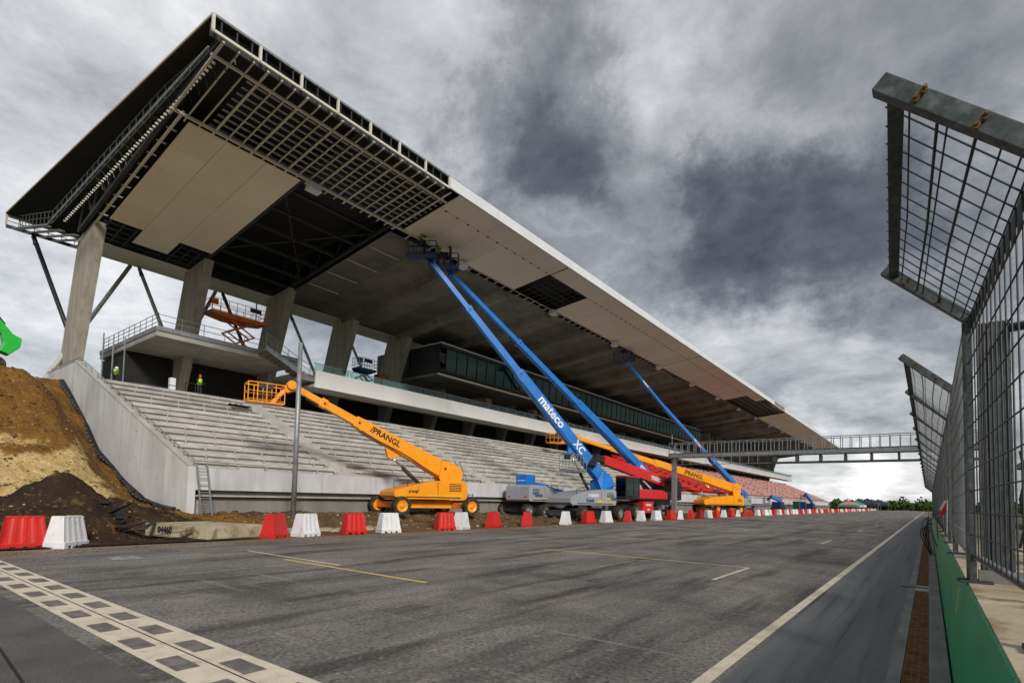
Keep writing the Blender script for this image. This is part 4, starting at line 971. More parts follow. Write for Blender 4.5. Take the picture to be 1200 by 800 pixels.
tag(ml.build('plastic_scraps', 'membrane'), 'black plastic scraps strewn by the soil heap', 'scraps', kind='stuff')
tag(MB().box(-22.3, -20.8, 12.4, 17.5, -.1, .16).build('timber_slab', 'concrete_soil'), 'flat pale slab half buried in the verge behind the barriers', 'slab')
random.seed(7)

# ================================================================== MACHINES
def wheel_mesh(r, w, tread=18):
    b = MB(); b.lathe([(r*.60, -w/2), (r*.93, -w/2), (r*.97, -w*.42), (r*.97, w*.42), (r*.93, w/2), (r*.60, w/2)], (0, 0, 0), 'y', 28, (0, 0))
    for k in range(tread):
        a = 2*math.pi*k/tread
        for s in (-1, 1):
            aa = a+(.09 if s > 0 else 0); c, sn = math.cos(aa), math.sin(aa); c2, s2 = math.cos(aa+.13), math.sin(aa+.13)
            b.add([(r*.95*c, 0, r*.95*sn), (r*.95*c2, s*w*.5, r*.95*s2), (r*1.02*c2, s*w*.5, r*1.02*s2), (r*1.02*c, 0, r*1.02*sn),
                   (r*.95*math.cos(aa+.09), 0, r*.95*math.sin(aa+.09)), (r*.95*math.cos(aa+.22), s*w*.5, r*.95*math.sin(aa+.22)), (r*1.02*math.cos(aa+.22), s*w*.5, r*1.02*math.sin(aa+.22)), (r*1.02*math.cos(aa+.09), 0, r*1.02*math.sin(aa+.09))],
                  [(3, 2, 1, 0), (4, 5, 6, 7), (0, 1, 5, 4), (1, 2, 6, 5), (2, 3, 7, 6), (3, 0, 4, 7)])
    return b
def rim_mesh(r, w):
    b = MB(); b.lathe([(r*.60, -w*.50), (r*.52, -w*.49), (r*.42, -w*.30), (r*.20, -w*.28), (r*.20, -w*.44), (r*.10, -w*.46)], (0, 0, 0), 'y', 24, (0, 1))
    b.lathe([(r*.60, w*.50), (r*.52, w*.49), (r*.42, w*.30), (r*.20, w*.28), (r*.20, w*.44), (r*.10, w*.46)], (0, 0, 0), 'y', 24, (0, 1))
    for k in range(8): a = 2*math.pi*k/8; b.tube((r*.3*math.cos(a), -w*.33, r*.3*math.sin(a)), (r*.3*math.cos(a), -w*.27, r*.3*math.sin(a)), .03, n=6); b.tube((r*.3*math.cos(a), w*.27, r*.3*math.sin(a)), (r*.3*math.cos(a), w*.33, r*.3*math.sin(a)), .03, n=6)
    return b
WM = {}
def wheel(parent, loc, r, w, rimmat, rz=0):
    key = (r, w, rimmat)
    if key not in WM: WM[key] = (wheel_mesh(r, w).mesh('wheel', 'tyre'), rim_mesh(r, w).mesh('rim', rimmat, True))
    o = link('wheel', WM[key][0], parent, loc, (0, 0, rz)); link('rim', WM[key][1], o); return o

def basket(parent, c, ang, mt, size=(2.4, .95, 1.1), mesh=False, name='basket'):
    """railed platform; c = centre of floor in the parent's coordinates"""
    b = MB(); lx, ly, h = size; ca, sa = math.cos(ang), math.sin(ang)
    T = lambda x, y, z: (c[0]+x*ca-y*sa, c[1]+x*sa+y*ca, c[2]+z)
    def tb(p, q, r=.028): b.tube(T(*p), T(*q), r, n=6)
    b.hexa([T(-lx/2, -ly/2, -.04), T(lx/2, -ly/2, -.04), T(lx/2, ly/2, -.04), T(-lx/2, ly/2, -.04)], [T(-lx/2, -ly/2, .04), T(lx/2, -ly/2, .04), T(lx/2, ly/2, .04), T(-lx/2, ly/2, .04)])
    for z in (.12, h*.55, h):
        r = .035 if z == h else .022
        tb((-lx/2, -ly/2, z), (lx/2, -ly/2, z), r); tb((lx/2, -ly/2, z), (lx/2, ly/2, z), r); tb((lx/2, ly/2, z), (-lx/2, ly/2, z), r); tb((-lx/2, ly/2, z), (-lx/2, -ly/2, z), r)
    for sx in (-1, -.5, 0, .5, 1):
        for sy in (-1, 1): tb((sx*lx/2, sy*ly/2, 0), (sx*lx/2, sy*ly/2, h))
    bo = b.build(name, mt, parent)
    cb_ = MB(); cb_.hexa([T(-.35, -ly/2-.02, h*.75), T(.35, -ly/2-.02, h*.75), T(.35, -ly/2+.22, h*.75), T(-.35, -ly/2+.22, h*.75)], [T(-.35, -ly/2+.05, h*1.08), T(.35, -ly/2+.05, h*1.08), T(.35, -ly/2+.22, h*1.02), T(-.35, -ly/2+.22, h*1.02)])
    cb_.build('control_box', 'machine_black', bo)
    return bo

def boom_lift(label, loc, rz, wheels, body_len, body_mat, boom_mat, rim, boom_world, sections, base_mat='machine_black', pivot=(-2.4, 0, 3.0), bodyz=(1.25, 2.0, 2.65), width=1.25, r=.58, chass=None, txt=(), lug=.36, group='boom lifts working along the stand'):
    """local x runs from the tail (pivot) towards the boom side; rz turns it"""
    t = thing('boom_lift', label, 'boom lift', loc, rz, group)
    Mi = (Matrix.Translation(Vector(loc)) @ Matrix.Rotation(rz, 4, 'Z')).inverted()
    Lc = lambda p: Mi @ Vector(p)
    ch_rz = (chass or 0)-rz if chass is not None else 0
    ca, sa = math.cos(ch_rz), math.sin(ch_rz)
    Q = lambda x, y, z: (x*ca-y*sa, x*sa+y*ca, z)
    wx, wy = wheels
    # chassis: hull, cross axles, turntable bearing
    c = MB(); hb = [Q(-wx*.8, -.6, r*.75), Q(wx*.8, -.6, r*.75), Q(wx*.8, .6, r*.75), Q(-wx*.8, .6, r*.75)]; ht = [Q(-wx*.75, -.55, r*1.65), Q(wx*.75, -.55, r*1.65), Q(wx*.75, .55, r*1.65), Q(-wx*.75, .55, r*1.65)]
    c.hexa(hb, ht); c.build('chassis', boom_mat if base_mat == 'paint' else base_mat, t, bevel=.03)
    for sx in (-1, 1):
        MB().beam(Q(sx*wx*.72, 0, r*1.1), Q(sx*wx, wy, r*1.05), .45, .42, .3, .32).build('axle_arm', 'orange_dark' if 'orange' in boom_mat else base_mat, t, bevel=.02)
        MB().beam(Q(sx*wx*.72, 0, r*1.1), Q(sx*wx, -wy, r*1.05), .45, .42, .3, .32).build('axle_arm', 'orange_dark' if 'orange' in boom_mat else base_mat, t, bevel=.02)
        for sy in (-1, 1): p = Q(sx*wx, sy*wy, r); wheel(t, p, r, .42, rim, ch_rz)
    MB().lathe([(.75, 0), (.75, bodyz[0]-r*1.6)], (0, 0, r*1.62), 'z', 20).build('slew_ring', 'machine_black', t)
    # upper body
    z0, z1, z2 = bodyz; xb, xf = -body_len*.5, body_len*.5
    prof_ = [(xb, z0+.12), (xb+.12, z0), (xf-.25, z0), (xf, z0+.18), (xf, z1-.10), (xf-.18, z1), (xf-1.5, z1+.38), (xb+2.2, z2-.05), (xb+.25, z2), (xb, z2-.2)]
    bd = MB().prism(prof_, lambda x, z: (x, -width, z), lambda x, z: (x, width, z)).build('upper_body', body_mat, t, bevel=.035)
    for s in (-1, 1):
        MB().prism([(xb+.5, z0+.10), (xf-.8, z0+.10), (xf-.8, z0+.17), (xb+.5, z0+.17)], lambda x, z: (x, s*(width+.004), z), lambda x, z: (x, s*(width+.010), z)).build('seam', 'machine_black', bd)
        MB().prism([(xb+2.15, z0+.2), (xb+2.18, z0+.2), (xb+2.18, z2-.12), (xb+2.15, z2-.12)], lambda x, z: (x, s*(width+.004), z), lambda x, z: (x, s*(width+.010), z)).build('seam', 'machine_black', bd)
        st_ = MB()
        for k in range(14):
            x = xb+.3+k*.19
            if x > xf-1: break
            st_.prism([(x, z0+.20), (x+.10, z0+.20), (x+.05, z0+.30), (x-.05, z0+.30)], lambda x, z: (x, s*(width+.006), z), lambda x, z: (x, s*(width+.012), z))
        tag(st_.build('hazard_stripes', 'sticker_yellow', bd), kind='stuff')
    # boom
    pts = [Lc(p) for p in boom_world]; prev = None
    nfull = len(sections)
    for i, ((w0, h0), (w1, h1)) in enumerate(sections):
        a, e_ = pts[i], pts[i+1]
        o = MB().beam(a, e_, w0, h0, w1, h1).build('boom_section', boom_mat, t, bevel=.02)
        if i and h1 > .16:
            d = (e_-a).normalized(); MB().beam(a-d*.12, a+d*.25, w0+.14, h0+.16).build('boom_collar', boom_mat, t, bevel=.02)
            MB().tube(a+Vector((0, 0, 0))+d.cross(Vector((0, 0, 1))).normalized()*(w0*.5+.09), a-d.cross(Vector((0, 0, 1))).normalized()*(w0*.5+.09), .07, n=10).build('boom_pin', 'machine_black', t)
    d = (pts[1]-pts[0]).normalized(); side = d.cross(Vector((0, 0, 1))).normalized(); un = side.cross(d)
    w, h = sections[0][0]
    # knuckle plates at the tail and the lift cylinder
    pv = Vector(pivot)
    for s in (-1, 1):
        q = [pts[0]-d*.55+un*h*.45, pts[0]+d*.3+un*h*.62, pts[0]+d*1.2+un*h*.45, pts[0]+d*.9-un*h*.55, Vector((pts[0].x+.9, pts[0].y, z2-.1)), Vector((pts[0].x-.55, pts[0].y, z2-.1))]
        k_ = MB(); n_ = len(q); off = side*s*(w*.5+.03); off2 = side*s*(w*.5+.10)
        k_.v = [tuple(p+off) for p in q]+[tuple(p+off2) for p in q]; k_.f = [tuple(range(n_)), tuple(n_+i for i in reversed(range(n_)))]+[(i, (i+1) % n_, n_+(i+1) % n_, n_+i) for i in range(n_)]
        kp = k_.build('knuckle_plate', boom_mat, t)
        for pp in (pts[0]+d*.1, pts[0]+d*.75+un*.1): MB().tube(pp+side*s*(w*.5), pp+side*s*(w*.5+.13), .085, n=10).build('pin', 'machine_black', kp)
    L1 = (pts[1]-pts[0]).length; att = pts[0]+d*L1*lug-un*(h*.5+.25); foot = Vector((pts[0].x+(2.2 if body_len < 7 else 2.6), pts[0].y, z1+.35))
    MB().prism([(-.55, .28), (.5, .28), (.12, -.18), (-.12, -.18)], lambda x, z: att+d*x+un*z-side*.14, lambda x, z: att+d*x+un*z+side*.14).build('cylinder_lug', boom_mat, t)
    mid = foot.lerp(att, .58); cy = MB().tube(foot, mid, .13, n=12).build('lift_cylinder', 'machine_black', t, smooth=True); MB().tube(mid, att, .07, n=10).build('piston_rod', 'chrome', cy, smooth=True)
    # hoses, cable carrier, grilles and grab rails
    for s in (-1, 1):
        n_ = 14; hp = []
        for k in range(n_+1):
            f = k/n_; hp.append(pts[0].lerp(pts[1], .05+.9*f)+side*s*(w*.5*(1-.2*f)+.03)-un*(h*.5*(1-.3*f)-.06+.05*math.sin(f*9)))
        MB().path(hp, .03, 5).build('hose', 'rubber', t)
        gr_ = MB()
        for k in range(5): gr_.prism([(xb+.45, z0+.55+k*.11), (xb+1.35, z0+.55+k*.11), (xb+1.35, z0+.60+k*.11), (xb+.45, z0+.60+k*.11)], lambda x, z: (x, s*(width+.002), z), lambda x, z: (x, s*(width+.012), z))
        tag(gr_.build('grille', 'machine_black', bd), kind='stuff')
        MB().path([(xf-1.9, s*(width-.15), z1+.38), (xf-1.9, s*(width-.15), z1+.75), (xf-.9, s*(width-.15), z1+.60), (xf-.9, s*(width-.15), z1+.2)], .02, 5).build('grab_rail', 'machine_black', bd)
        MB().box(xb-.02, xb+.01, s*width*.7-.12, s*width*.7+.12, z0+.3, z0+.42).build('tail_light', 'plastic_red', bd)
    MB().path([pts[-2], pts[-2]-un*.35+d*.3, pts[-2]-un*.30+d*.9, pts[-2]+d*1.2-un*.15], .03, 5).build('hose', 'rubber', t)
    # lettering on the side that faces the track
    sgn = 1 if (Matrix.Rotation(rz, 3, 'Z') @ side).dot(Vector((1, -.6, 0))) > 0 else -1
    so_ = side*sgn
    for (s_, size, m_, frac, seg_, up_) in txt:
        a, e_ = pts[seg_], pts[seg_+1]; dd = (e_-a).normalized(); p = a.lerp(e_, frac); wv = sections[seg_][0][0]*(1-frac)+sections[seg_][1][0]*frac
        rd = -dd; un_ = (dd.cross(Vector((0, 0, 1))).normalized()).cross(dd)
        if rd.cross(un_).dot(so_) < 0: rd = dd
        lettering(s_, size, m_, t, p+so_*(wv*.5+.006)+un_*up_, rd, un_)
    t['side'] = 0; del t['side']
    return t, Lc, pts, (sgn, width, bd)
def body_text(t, s_, size, m_, x, z, info):
    sgn, width, bd = info
    # side of the body that faces the track
    yy_ = None
    for s in (-1, 1):
        nrm = Matrix.Rotation(t.rotation_euler.z, 3, 'Z') @ Vector((0, s, 0))
        if nrm.dot(Vector((1, -.6, 0))) > 0: yy_ = s
    xd = Vector((1, 0, 0)) if yy_ < 0 else Vector((-1, 0, 0))
    lettering(s_, size, m_, bd, (x, yy_*(width+.010), z), xd, (0, 0, 1))

# --- orange lift in front of the terraces
hdg = math.atan2(17.0-26.3, -28.4-25.7+51.4-.2)   # direction of its boom in plan
hdg = math.atan2(-9.3, -3.0)
A0 = Vector((-25.6, 26.35, 3.15)); A3 = Vector((-28.9, 16.45, 7.85))
A1 = A0.lerp(A3, .62); A2 = A0.lerp(A3, .82)
ob = boom_lift('orange telescopic boom lift parked before the bare concrete terraces', (-26.2, 24.5, .50), hdg, (2.4, 2.0), 5.1, 'orange', 'orange', 'orange', [A0, A1, A2, A3],
      [((.66, 1.15), (.52, .70)), ((.44, .50), (.40, .44)), ((.34, .38), (.30, .34))], base_mat='paint', bodyz=(1.0, 1.55, 2.25), r=.58, chass=R(252), lug=.62, txt=(('/PRANGL', .52, 'text_black', .74, 0, .02),))
t, Lc, pts, info = ob
MB().box(-2.5, -1.7, -.48, .48, 2.2, 3.15).build('tail_block', 'orange', t, bevel=.03)
body_text(t, 'prangl', .26, 'text_black', 1.3, 1.5, info)
J = A3+Vector((-.15, -.35, .15)); K = A3+Vector((-.45, -.85, -1.10)); 
b = MB().tube(Lc(A3)-Vector((0, .3, 0)), Lc(A3)+Vector((0, .3, 0)), .26, n=12); b.build('boom_head', 'orange', t)
MB().beam(Lc(A3+Vector((0, 0, .12))), Lc(K), .16, .24, .14, .2).build('jib', 'orange', t, bevel=.02); MB().beam(Lc(A3+Vector((.1, .1, -.3))), Lc(A3), .3, .7).build('head_plate', 'orange', t)
basket(t, Lc(K+Vector((-.15, -.35, -.05))), R(75)-hdg, 'orange', (1.9, .95, 1.05))

# --- nearest blue lift, boom up to the roof
def blue_lift(label, loc, boomp, sections, txt, hdg, body_len=6.2, chass=R(90), rim='rim_grey', wheels=(3.1, 1.8), btxt=(), r=.62, mt='machine_grey'):
    o = boom_lift(label, loc, hdg, wheels, body_len, mt, 'blue', rim, boomp, sections, bodyz=(1.28, 1.95, 2.65), r=r, chass=chass, txt=txt)
    for (s_, size, m_, x, z) in btxt: body_text(o[0], s_, size, m_, x, z, o[3])
    return o
B0 = Vector((-22.3, 42.2, 3.15)); B3 = Vector((-30.6, 28.6, 20.0))
hA = math.atan2((B3-B0).y, (B3-B0).x)
pA = [B0, B0.lerp(B3, .52), B0.lerp(B3, .80), B3]
A = blue_lift('nearest blue boom lift, grey body, its boom raised to workers under the roof edge', (-23.1, 39.7, .0), pA, [((.70, 1.05), (.62, .80)), ((.52, .58), (.46, .50)), ((.38, .42), (.32, .36))],
      (('mateco', 1.05, 'text_white', .66, 0, .05), ('XC', .85, 'text_white', .34, 0, .02)), R(262), btxt=(('mateco', .46, 'text_white', .1, 2.12), ('Genie', .46, 'text_blue', .6, 1.68), ('Ge', .55, 'text_blue', -2.7, 1.90)))
t, Lc, pts, info = A
MB().box(-2.95, -1.7, -.62, .62, 2.5, 3.5).build('tail_block', 'blue', t, bevel=.22)
b = MB(); [b.cbox((x, -1.262, z), .5, .01, .14) for x, z in ((-.7, 1.62), (-1.9, 1.85))]; [b.cbox((x, 1.262, z), .5, .01, .14) for x, z in ((-.7, 1.62), (-1.9, 1.85))]; b.build('yellow_sticker', 'sticker_yellow', info[2])
def head(t, Lc, tip, bc, ang, mt='blue_dark', sz=(2.3, .85, 1.05)):
    MB().beam(Lc(tip), Lc(Vector(bc)+Vector((0, 0, .15))), .18, .24).build('jib', mt, t, bevel=.02)
    MB().beam(Lc(tip)-Vector((.0, .2, 0)), Lc(tip)+Vector((0, .2, 0)), .3, .3).build('boom_head', mt, t, bevel=.03)
    return basket(t, Lc(bc), ang-t.rotation_euler.z, mt, sz)
bA = Vector((-30.75, 27.75, 20.15)); head(t, Lc, B3, bA, R(35))
# --- second blue lift, behind the red telehandler
C0 = Vector((-23.6, 57.6, 3.1)); C3 = Vector((-30.7, 30.9, 19.9)); hB = math.atan2((C3-C0).y, (C3-C0).x)
pB = [C0, C0.lerp(C3, .47), C0.lerp(C3, .74), C3]
Bt = blue_lift('blue boom lift hidden behind the red telehandler, its boom running up beside the first', (-24.4, 55.0, .05), pB, [((.68, 1.0), (.60, .74)), ((.50, .54), (.44, .46)), ((.36, .40), (.30, .34))],
      (('mateco', 1.0, 'text_white', .20, 0, .05),), R(258))
bB = Vector((-30.6, 30.0, 20.05)); head(Bt[0], Bt[1], C3, bB, R(40))
# --- third blue lift far along the stand
D0 = Vector((-27.2, 106.0, 3.2)); De = Vector((-30.2, 75.2, 15.2)); D3 = Vector((-31.6, 65.2, 20.2)); hD = math.atan2((De-D0).y, (De-D0).x)
Dt = blue_lift('blue boom lift beyond the gantry, thin boom reaching the roof edge', (-27.5, 103.2, .1), [D0, D0.lerp(De, .48), De, D3], [((.72, 1.05), (.64, .80)), ((.52, .58), (.44, .50)), ((.34, .40), (.28, .34))],
      (('mateco', .9, 'text_white', .35, 1, 0), ('mateco', .5, 'text_white', .55, 2, 0)), hD, chass=R(90))
head(Dt[0], Dt[1], D3, D3+Vector((-.1, -.9, .1)), R(35))
# --- stowed grey lift beside the first
S0 = Vector((-26.3, 37.6, 2.75)); S3 = Vector((-26.6, 43.0, 2.2))
St = blue_lift('grey boom lift with blue boom lowered, parked left of the nearest blue lift', (-26.9, 38.3, .2), [S0, S0.lerp(S3, .7), S3], [((.45, .5), (.4, .42)), ((.32, .34), (.28, .3))], (), R(88), body_len=5.2, r=.52, wheels=(2.3, 1.7), btxt=(('Genie', .46, 'text_blue', -1.3, 1.8),), chass=R(75))
MB().box(-1.5, -.3, -.1, 1.1, 2.55, 3.55).build('tail_block', 'blue', St[0], bevel=.05); MB().box(-1.52, -1.49, .1, .9, 3.0, 3.06).build('stripe', 'text_white', St[0])
# --- second orange lift
E0 = Vector((-24.5, 90.4, 4.0)); E3 = Vector((-38.5, 64.2, 10.3))
Et = boom_lift('orange boom lift with long low boom in front of the red seats', (-26.2, 87.2, .1), math.atan2((E3-E0).y, (E3-E0).x), (2.8, 1.9), 8.2, 'orange', 'orange', 'orange', [E0, E0.lerp(E3, .55), E0.lerp(E3, .8), E3],
      [((.80, 1.4), (.62, 1.0)), ((.55, .75), (.45, .65)), ((.40, .55), (.34, .46))], bodyz=(1.3, 2.1, 2.9), r=.62, chass=R(70), txt=(('/PRANGL', .95, 'text_black', .55, 0, 0),))
t, Lc, pts, info = Et
MB().beam(Lc(E3), Lc(E3+Vector((-.9, -2.6, -.9))), .25, .32).build('jib', 'orange', t); MB().tube(Lc(E3)-Vector((0, .3, 0)), Lc(E3)+Vector((0, .3, 0)), .5, n=12).build('boom_head', 'orange', t)
basket(t, Lc(E3+Vector((-1.0, -3.6, -1.1))), R(60)-t.rotation_euler.z, 'orange', (2.4, 1.2, 1.3))

# --- small blue lifts parked far along
for i, (y, z3, lb) in enumerate(((122, .3, 'blue lift folded low, parked beyond the third blue boom lift'), (160, 1.6, 'farthest blue lift with half raised arm beyond the waste bins'))):
    t = thing('boom_lift', lb, 'boom lift', (-24.6, y, .05), R(90), 'boom lifts working along the stand')
    MB().box(-2.0, 2.0, -.9, .9, .7, 1.3).build('chassis', 'machine_black', t)
    for sx in (-1, 1):
        for sy in (-1, 1): wheel(t, (sx*1.5, sy*1.05, .5), .5, .35, 'rim_grey')
    MB().box(-1.8, 1.2, -.9, .9, 1.3, 2.2).build('upper_body', 'blue_dark', t, bevel=.05)
    MB().beam((2.6, 0, 2.5), (-6.5, 0, 2.9+z3), .5, .8, .45, .6).build('boom_section', 'blue', t); MB().beam((-6.5, 0, 2.9+z3), (-8.5, .2, 2.2+z3), .3, .3).build('jib', 'blue_dark', t)
    basket(t, (-9.3, .2, 1.5+z3), 0, 'blue_dark', (1.8, .9, 1.1))
# --- red rotating telehandler
th = thing('telehandler', 'red telehandler with black chassis, cab and raised boom, behind the barriers', 'telehandler', (-22.4, 50.8, 0), R(-90))
# local x forward = towards the camera end (-Y), local y = towards the track
MB().box(-2.4, 6.4, -.75, .75, .65, 1.35).build('chassis', 'machine_black', th, bevel=.04)
for wx_ in (-.6, 4.6):
    for sy in (-1, 1): wheel(th, (wx_, sy*1.05, .70), .70, .5, 'rim_grey')
    MB().box(wx_-.9, wx_+.9, -1.32, 1.32, 1.46, 1.54).build('mudguard', 'machine_black', th)
for wx_ in (-2.3, 6.3):
    for sy in (-1, 1): MB().box(wx_-.12, wx_+.12, sy*1.25-.1, sy*1.25+.1, .25, 1.3).build('outrigger', 'machine_black', th)
MB().box(1.0, 3.4, -1.32, 1.32, .60, 1.70).build('step_box', 'machine_red', th, bevel=.03)
lettering('mateco', .42, 'text_white', th, (2.2, 1.332, 1.40), (-1, 0, 0), (0, 0, 1)); lettering('magni', .26, 'text_white', th, (2.2, 1.332, .95), (-1, 0, 0), (0, 0, 1))
MB().lathe([(.8, 0), (.8, .4)], (1.5, 0, 1.4), 'z', 20).build('slew_ring', 'machine_black', th)
MB().prism([(-6.2, 1.85), (6.6, 1.85), (6.6, 2.1), (3.6, 2.35), (-2.4, 2.6), (-6.2, 2.9)], lambda x, z: (x, -1.2, z), lambda x, z: (x, 1.2, z)).build('upper_body', 'machine_black', th, bevel=.04)
MB().prism([(-2.6, 1.95), (4.4, 1.95), (4.4, 2.75), (3.4, 2.85), (-1.4, 2.85), (-2.6, 2.6)], lambda x, z: (x, .3, z), lambda x, z: (x, 1.27, z)).build('side_cover', 'machine_red', th, bevel=.05)
cab = MB().box(4.2, 7.0, .25, 1.30, 1.9, 2.1).box(4.2, 7.0, .25, 1.30, 3.72, 3.84)
for x, y in ((4.25, .3), (4.25, 1.26), (6.9, .3), (6.9, 1.26), (5.4, 1.26)): cab.box(x-.06, x+.06, y-.05, y+.05, 2.0, 3.8)
cab = cab.build('cab', 'machine_black', th); MB().box(4.3, 6.85, .27, .29, 2.15, 3.7).build('cab_glass', 'glass_dark', cab); MB().box(4.3, 6.85, 1.27, 1.285, 2.15, 3.7).build('cab_glass', 'glass_dark', cab); MB().box(6.92, 6.94, .3, 1.2, 2.15, 3.7).build('cab_glass', 'glass_dark', cab)
MB().box(4.2, 6.9, .22, 1.32, 3.84, 3.95).build('cab_roof', 'machine_red', cab); MB().box(4.8, 5.5, .5, 1.0, 2.1, 3.1).build('driver_seat', 'cloth_dark', cab)
tb0, tb1 = Vector((-6.6, -.3, 3.70)), Vector((8.4, -.3, 5.25)); bm_ = MB().beam(tb0, tb1, .66, 1.15, .52, .80).build('boom_section', 'machine_red', th, bevel=.03)
dd = (tb1-tb0).normalized(); MB().beam(tb1, tb1+dd*1.5, .42, .55).build('boom_section', 'machine_black', th, bevel=.02)
lettering('mateco', .85, 'text_white', th, tb0.lerp(tb1, .26)+Vector((0, .325, 0)), -dd, (0, 0, 1))
MB().prism([(-7.6, 1.9), (-5.0, 1.9), (-5.0, 4.0), (-6.0, 4.4), (-7.6, 3.8)], lambda x, z: (x, -.9, z), lambda x, z: (x, .9, z)).build('counterweight', 'machine_black', th, bevel=.08)
MB().tube((-3.0, -.3, 2.4), (1.6, -.3, 4.2), .13, n=8).build('lift_cylinder', 'machine_black', th); MB().tube((-3.2, -.6, 2.4), (1.4, -.6, 4.2), .05, n=8).build('piston_rod', 'chrome', th)
MB().beam(tb1+dd*1.5, tb1+dd*2.0+Vector((0, 0, -.9)), .6, .35).build('fork_carriage', 'machine_black', th)
pl_ = basket(th, (12.4, -.9, 4.10), 0, 'galv', (2.0, 1.4, 1.3), name='work_platform')
MB().box(11.3, 13.5, -1.6, -.2, 3.95, 4.04).build('platform_floor', 'galv', th)

# --- scissor lifts on the deck
def scissor(label, loc, rz, mt, hz, lx, ly, nst, plat, railmt, group='scissor lifts on the deck'):
    t = thing('scissor_lift', label, 'scissor lift', loc, rz, group)
    MB().box(-lx/2, lx/2, -ly/2, ly/2, .30, .62).build('base', mt, t, bevel=.03)
    for sx in (-1, 1):
        for sy in (-1, 1): wheel(t, (sx*lx*.36, sy*ly*.46, .3), .3, .2, 'rim_grey')
    dz = (hz-.65)/nst
    for k in range(nst):
        z0_, z1_ = .65+k*dz, .65+(k+1)*dz; w = lx*.36
        for sy in (-1, 1):
            MB().beam((-w, sy*ly*.32, z0_), (w, sy*ly*.32, z1_), .07, .12).build('scissor_arm', mt, t); MB().beam((w, sy*ly*.27, z0_), (-w, sy*ly*.27, z1_), .07, .12).build('scissor_arm', mt, t)
        MB().tube((-w, -ly*.33, z1_), (-w, ly*.33, z1_), .04, n=6).tube((w, -ly*.33, z1_), (w, ly*.33, z1_), .04, n=6).build('pivot_bar', mt, t)
    px0, px1 = plat
    MB().prism([(px0, hz+.05), (px0, hz+.24), (px1, hz+.24), (px1, hz+.05), (lx*.3, hz-.12), (-lx*.35, hz-.18)], lambda x, z: (x, -ly/2, z), lambda x, z: (x, ly/2, z)).build('platform', mt, t)
    b = MB()
    for z in (.55, .85, 1.25):
        for a, c in (((px0, -ly/2), (px1, -ly/2)), ((px1, -ly/2), (px1, ly/2)), ((px1, ly/2), (px0, ly/2)), ((px0, ly/2), (px0, -ly/2))): b.tube((a[0], a[1], hz+z), (c[0], c[1], hz+z), .024, n=5)
    n = 7
    for k in range(n+1):
        x = px0+(px1-px0)*k/n
        for sy in (-1, 1): b.tube((x, sy*ly/2, hz+.2), (x, sy*ly/2, hz+1.25), .024, n=5)
    b.build('guard_rail', railmt, t); MB().box(px0+.02, px0+.5, -ly/2+.05, -ly/2+.3, hz+.75, hz+1.2).build('control_box', mt, t); MB().box(px1-1.6, px1-.6, -ly/2-.03, -ly/2-.01, hz+.85, hz+1.2).build('sign_plate', 'machine_black', t)
    return t
scissor('orange scissor lift raised on the deck between two concrete columns', (-47.4, 21.9, 13.35), R(90), 'orange_dark', 3.15, 3.3, 1.7, 2, (-2.6, 2.1), 'orange_dark')
scissor('blue scissor lift lowered on the balcony between two columns', (-46.2, 34.3, 12.25), R(90), 'blue_dark', 2.2, 2.4, 1.2, 2, (-1.1, 1.1), 'fascia_white')
bx_ = thing('crate', 'brown crate standing beside the blue scissor lift', 'crate', (-45.6, 36.0, 12.25)); MB().box(-.5, .5, -.55, .55, 0, 2.1).build('box', 'cardboard', bx_, bevel=.02); MB().box(-.52, .52, -.57, .57, .95, 1.05).build('strap', 'wood', bx_)

# --- green excavator at the left edge, on top of the bank
ex = thing('excavator', 'bright green excavator arm above the earth bank at the left edge', 'excavator', (-46.5, 2.4, 8.9), R(90))
for s in (-1, 1):
    MB().prism([(-1.8, .1), (1.8, .1), (2.1, .45), (1.8, .8), (-1.8, .8), (-2.1, .45)], lambda x, z: (x, s*1.0-.3, z), lambda x, z: (x, s*1.0+.3, z)).build('track_belt', 'tyre', ex, bevel=.04)
MB().box(-1.9, 1.4, -1.2, 1.2, 1.0, 1.9).build('upper_body', 'excavator_green', ex, bevel=.1); MB().box(.0, 1.4, .2, 1.2, 1.9, 3.0).build('cab', 'glass_dark', ex, bevel=.05)
MB().beam((1.2, 0, 1.6), (2.9, 0, 4.6), .45, .6, .4, .5).build('boom', 'excavator_green', ex, bevel=.03)
MB().beam((2.7, 0, 4.75), (4.75, 0, 2.35), .34, .62, .34, .5).build('stick', 'excavator_green', ex, bevel=.03)
MB().prism([(4.3, 2.75), (5.3, 2.3), (5.25, 1.7), (4.75, 1.15), (4.3, 1.3), (4.45, 1.9)], lambda x, z: (x, -.45, z), lambda x, z: (x, .45, z)).build('bucket', 'excavator_green', ex, bevel=.04)
MB().tube((1.6, -.3, 1.8), (3.2, -.3, 3.6), .09, n=8).tube((3.0, 0, 5.1), (4.5, 0, 3.1), .07, n=8).build('ram', 'machine_black', ex)
MB().lathe([(.42, -.25), (.5, -.15), (.5, .15), (.42, .25)], (4.2, 0, .5), 'y', 16).build('attachment_drum', 'tyre', ex)

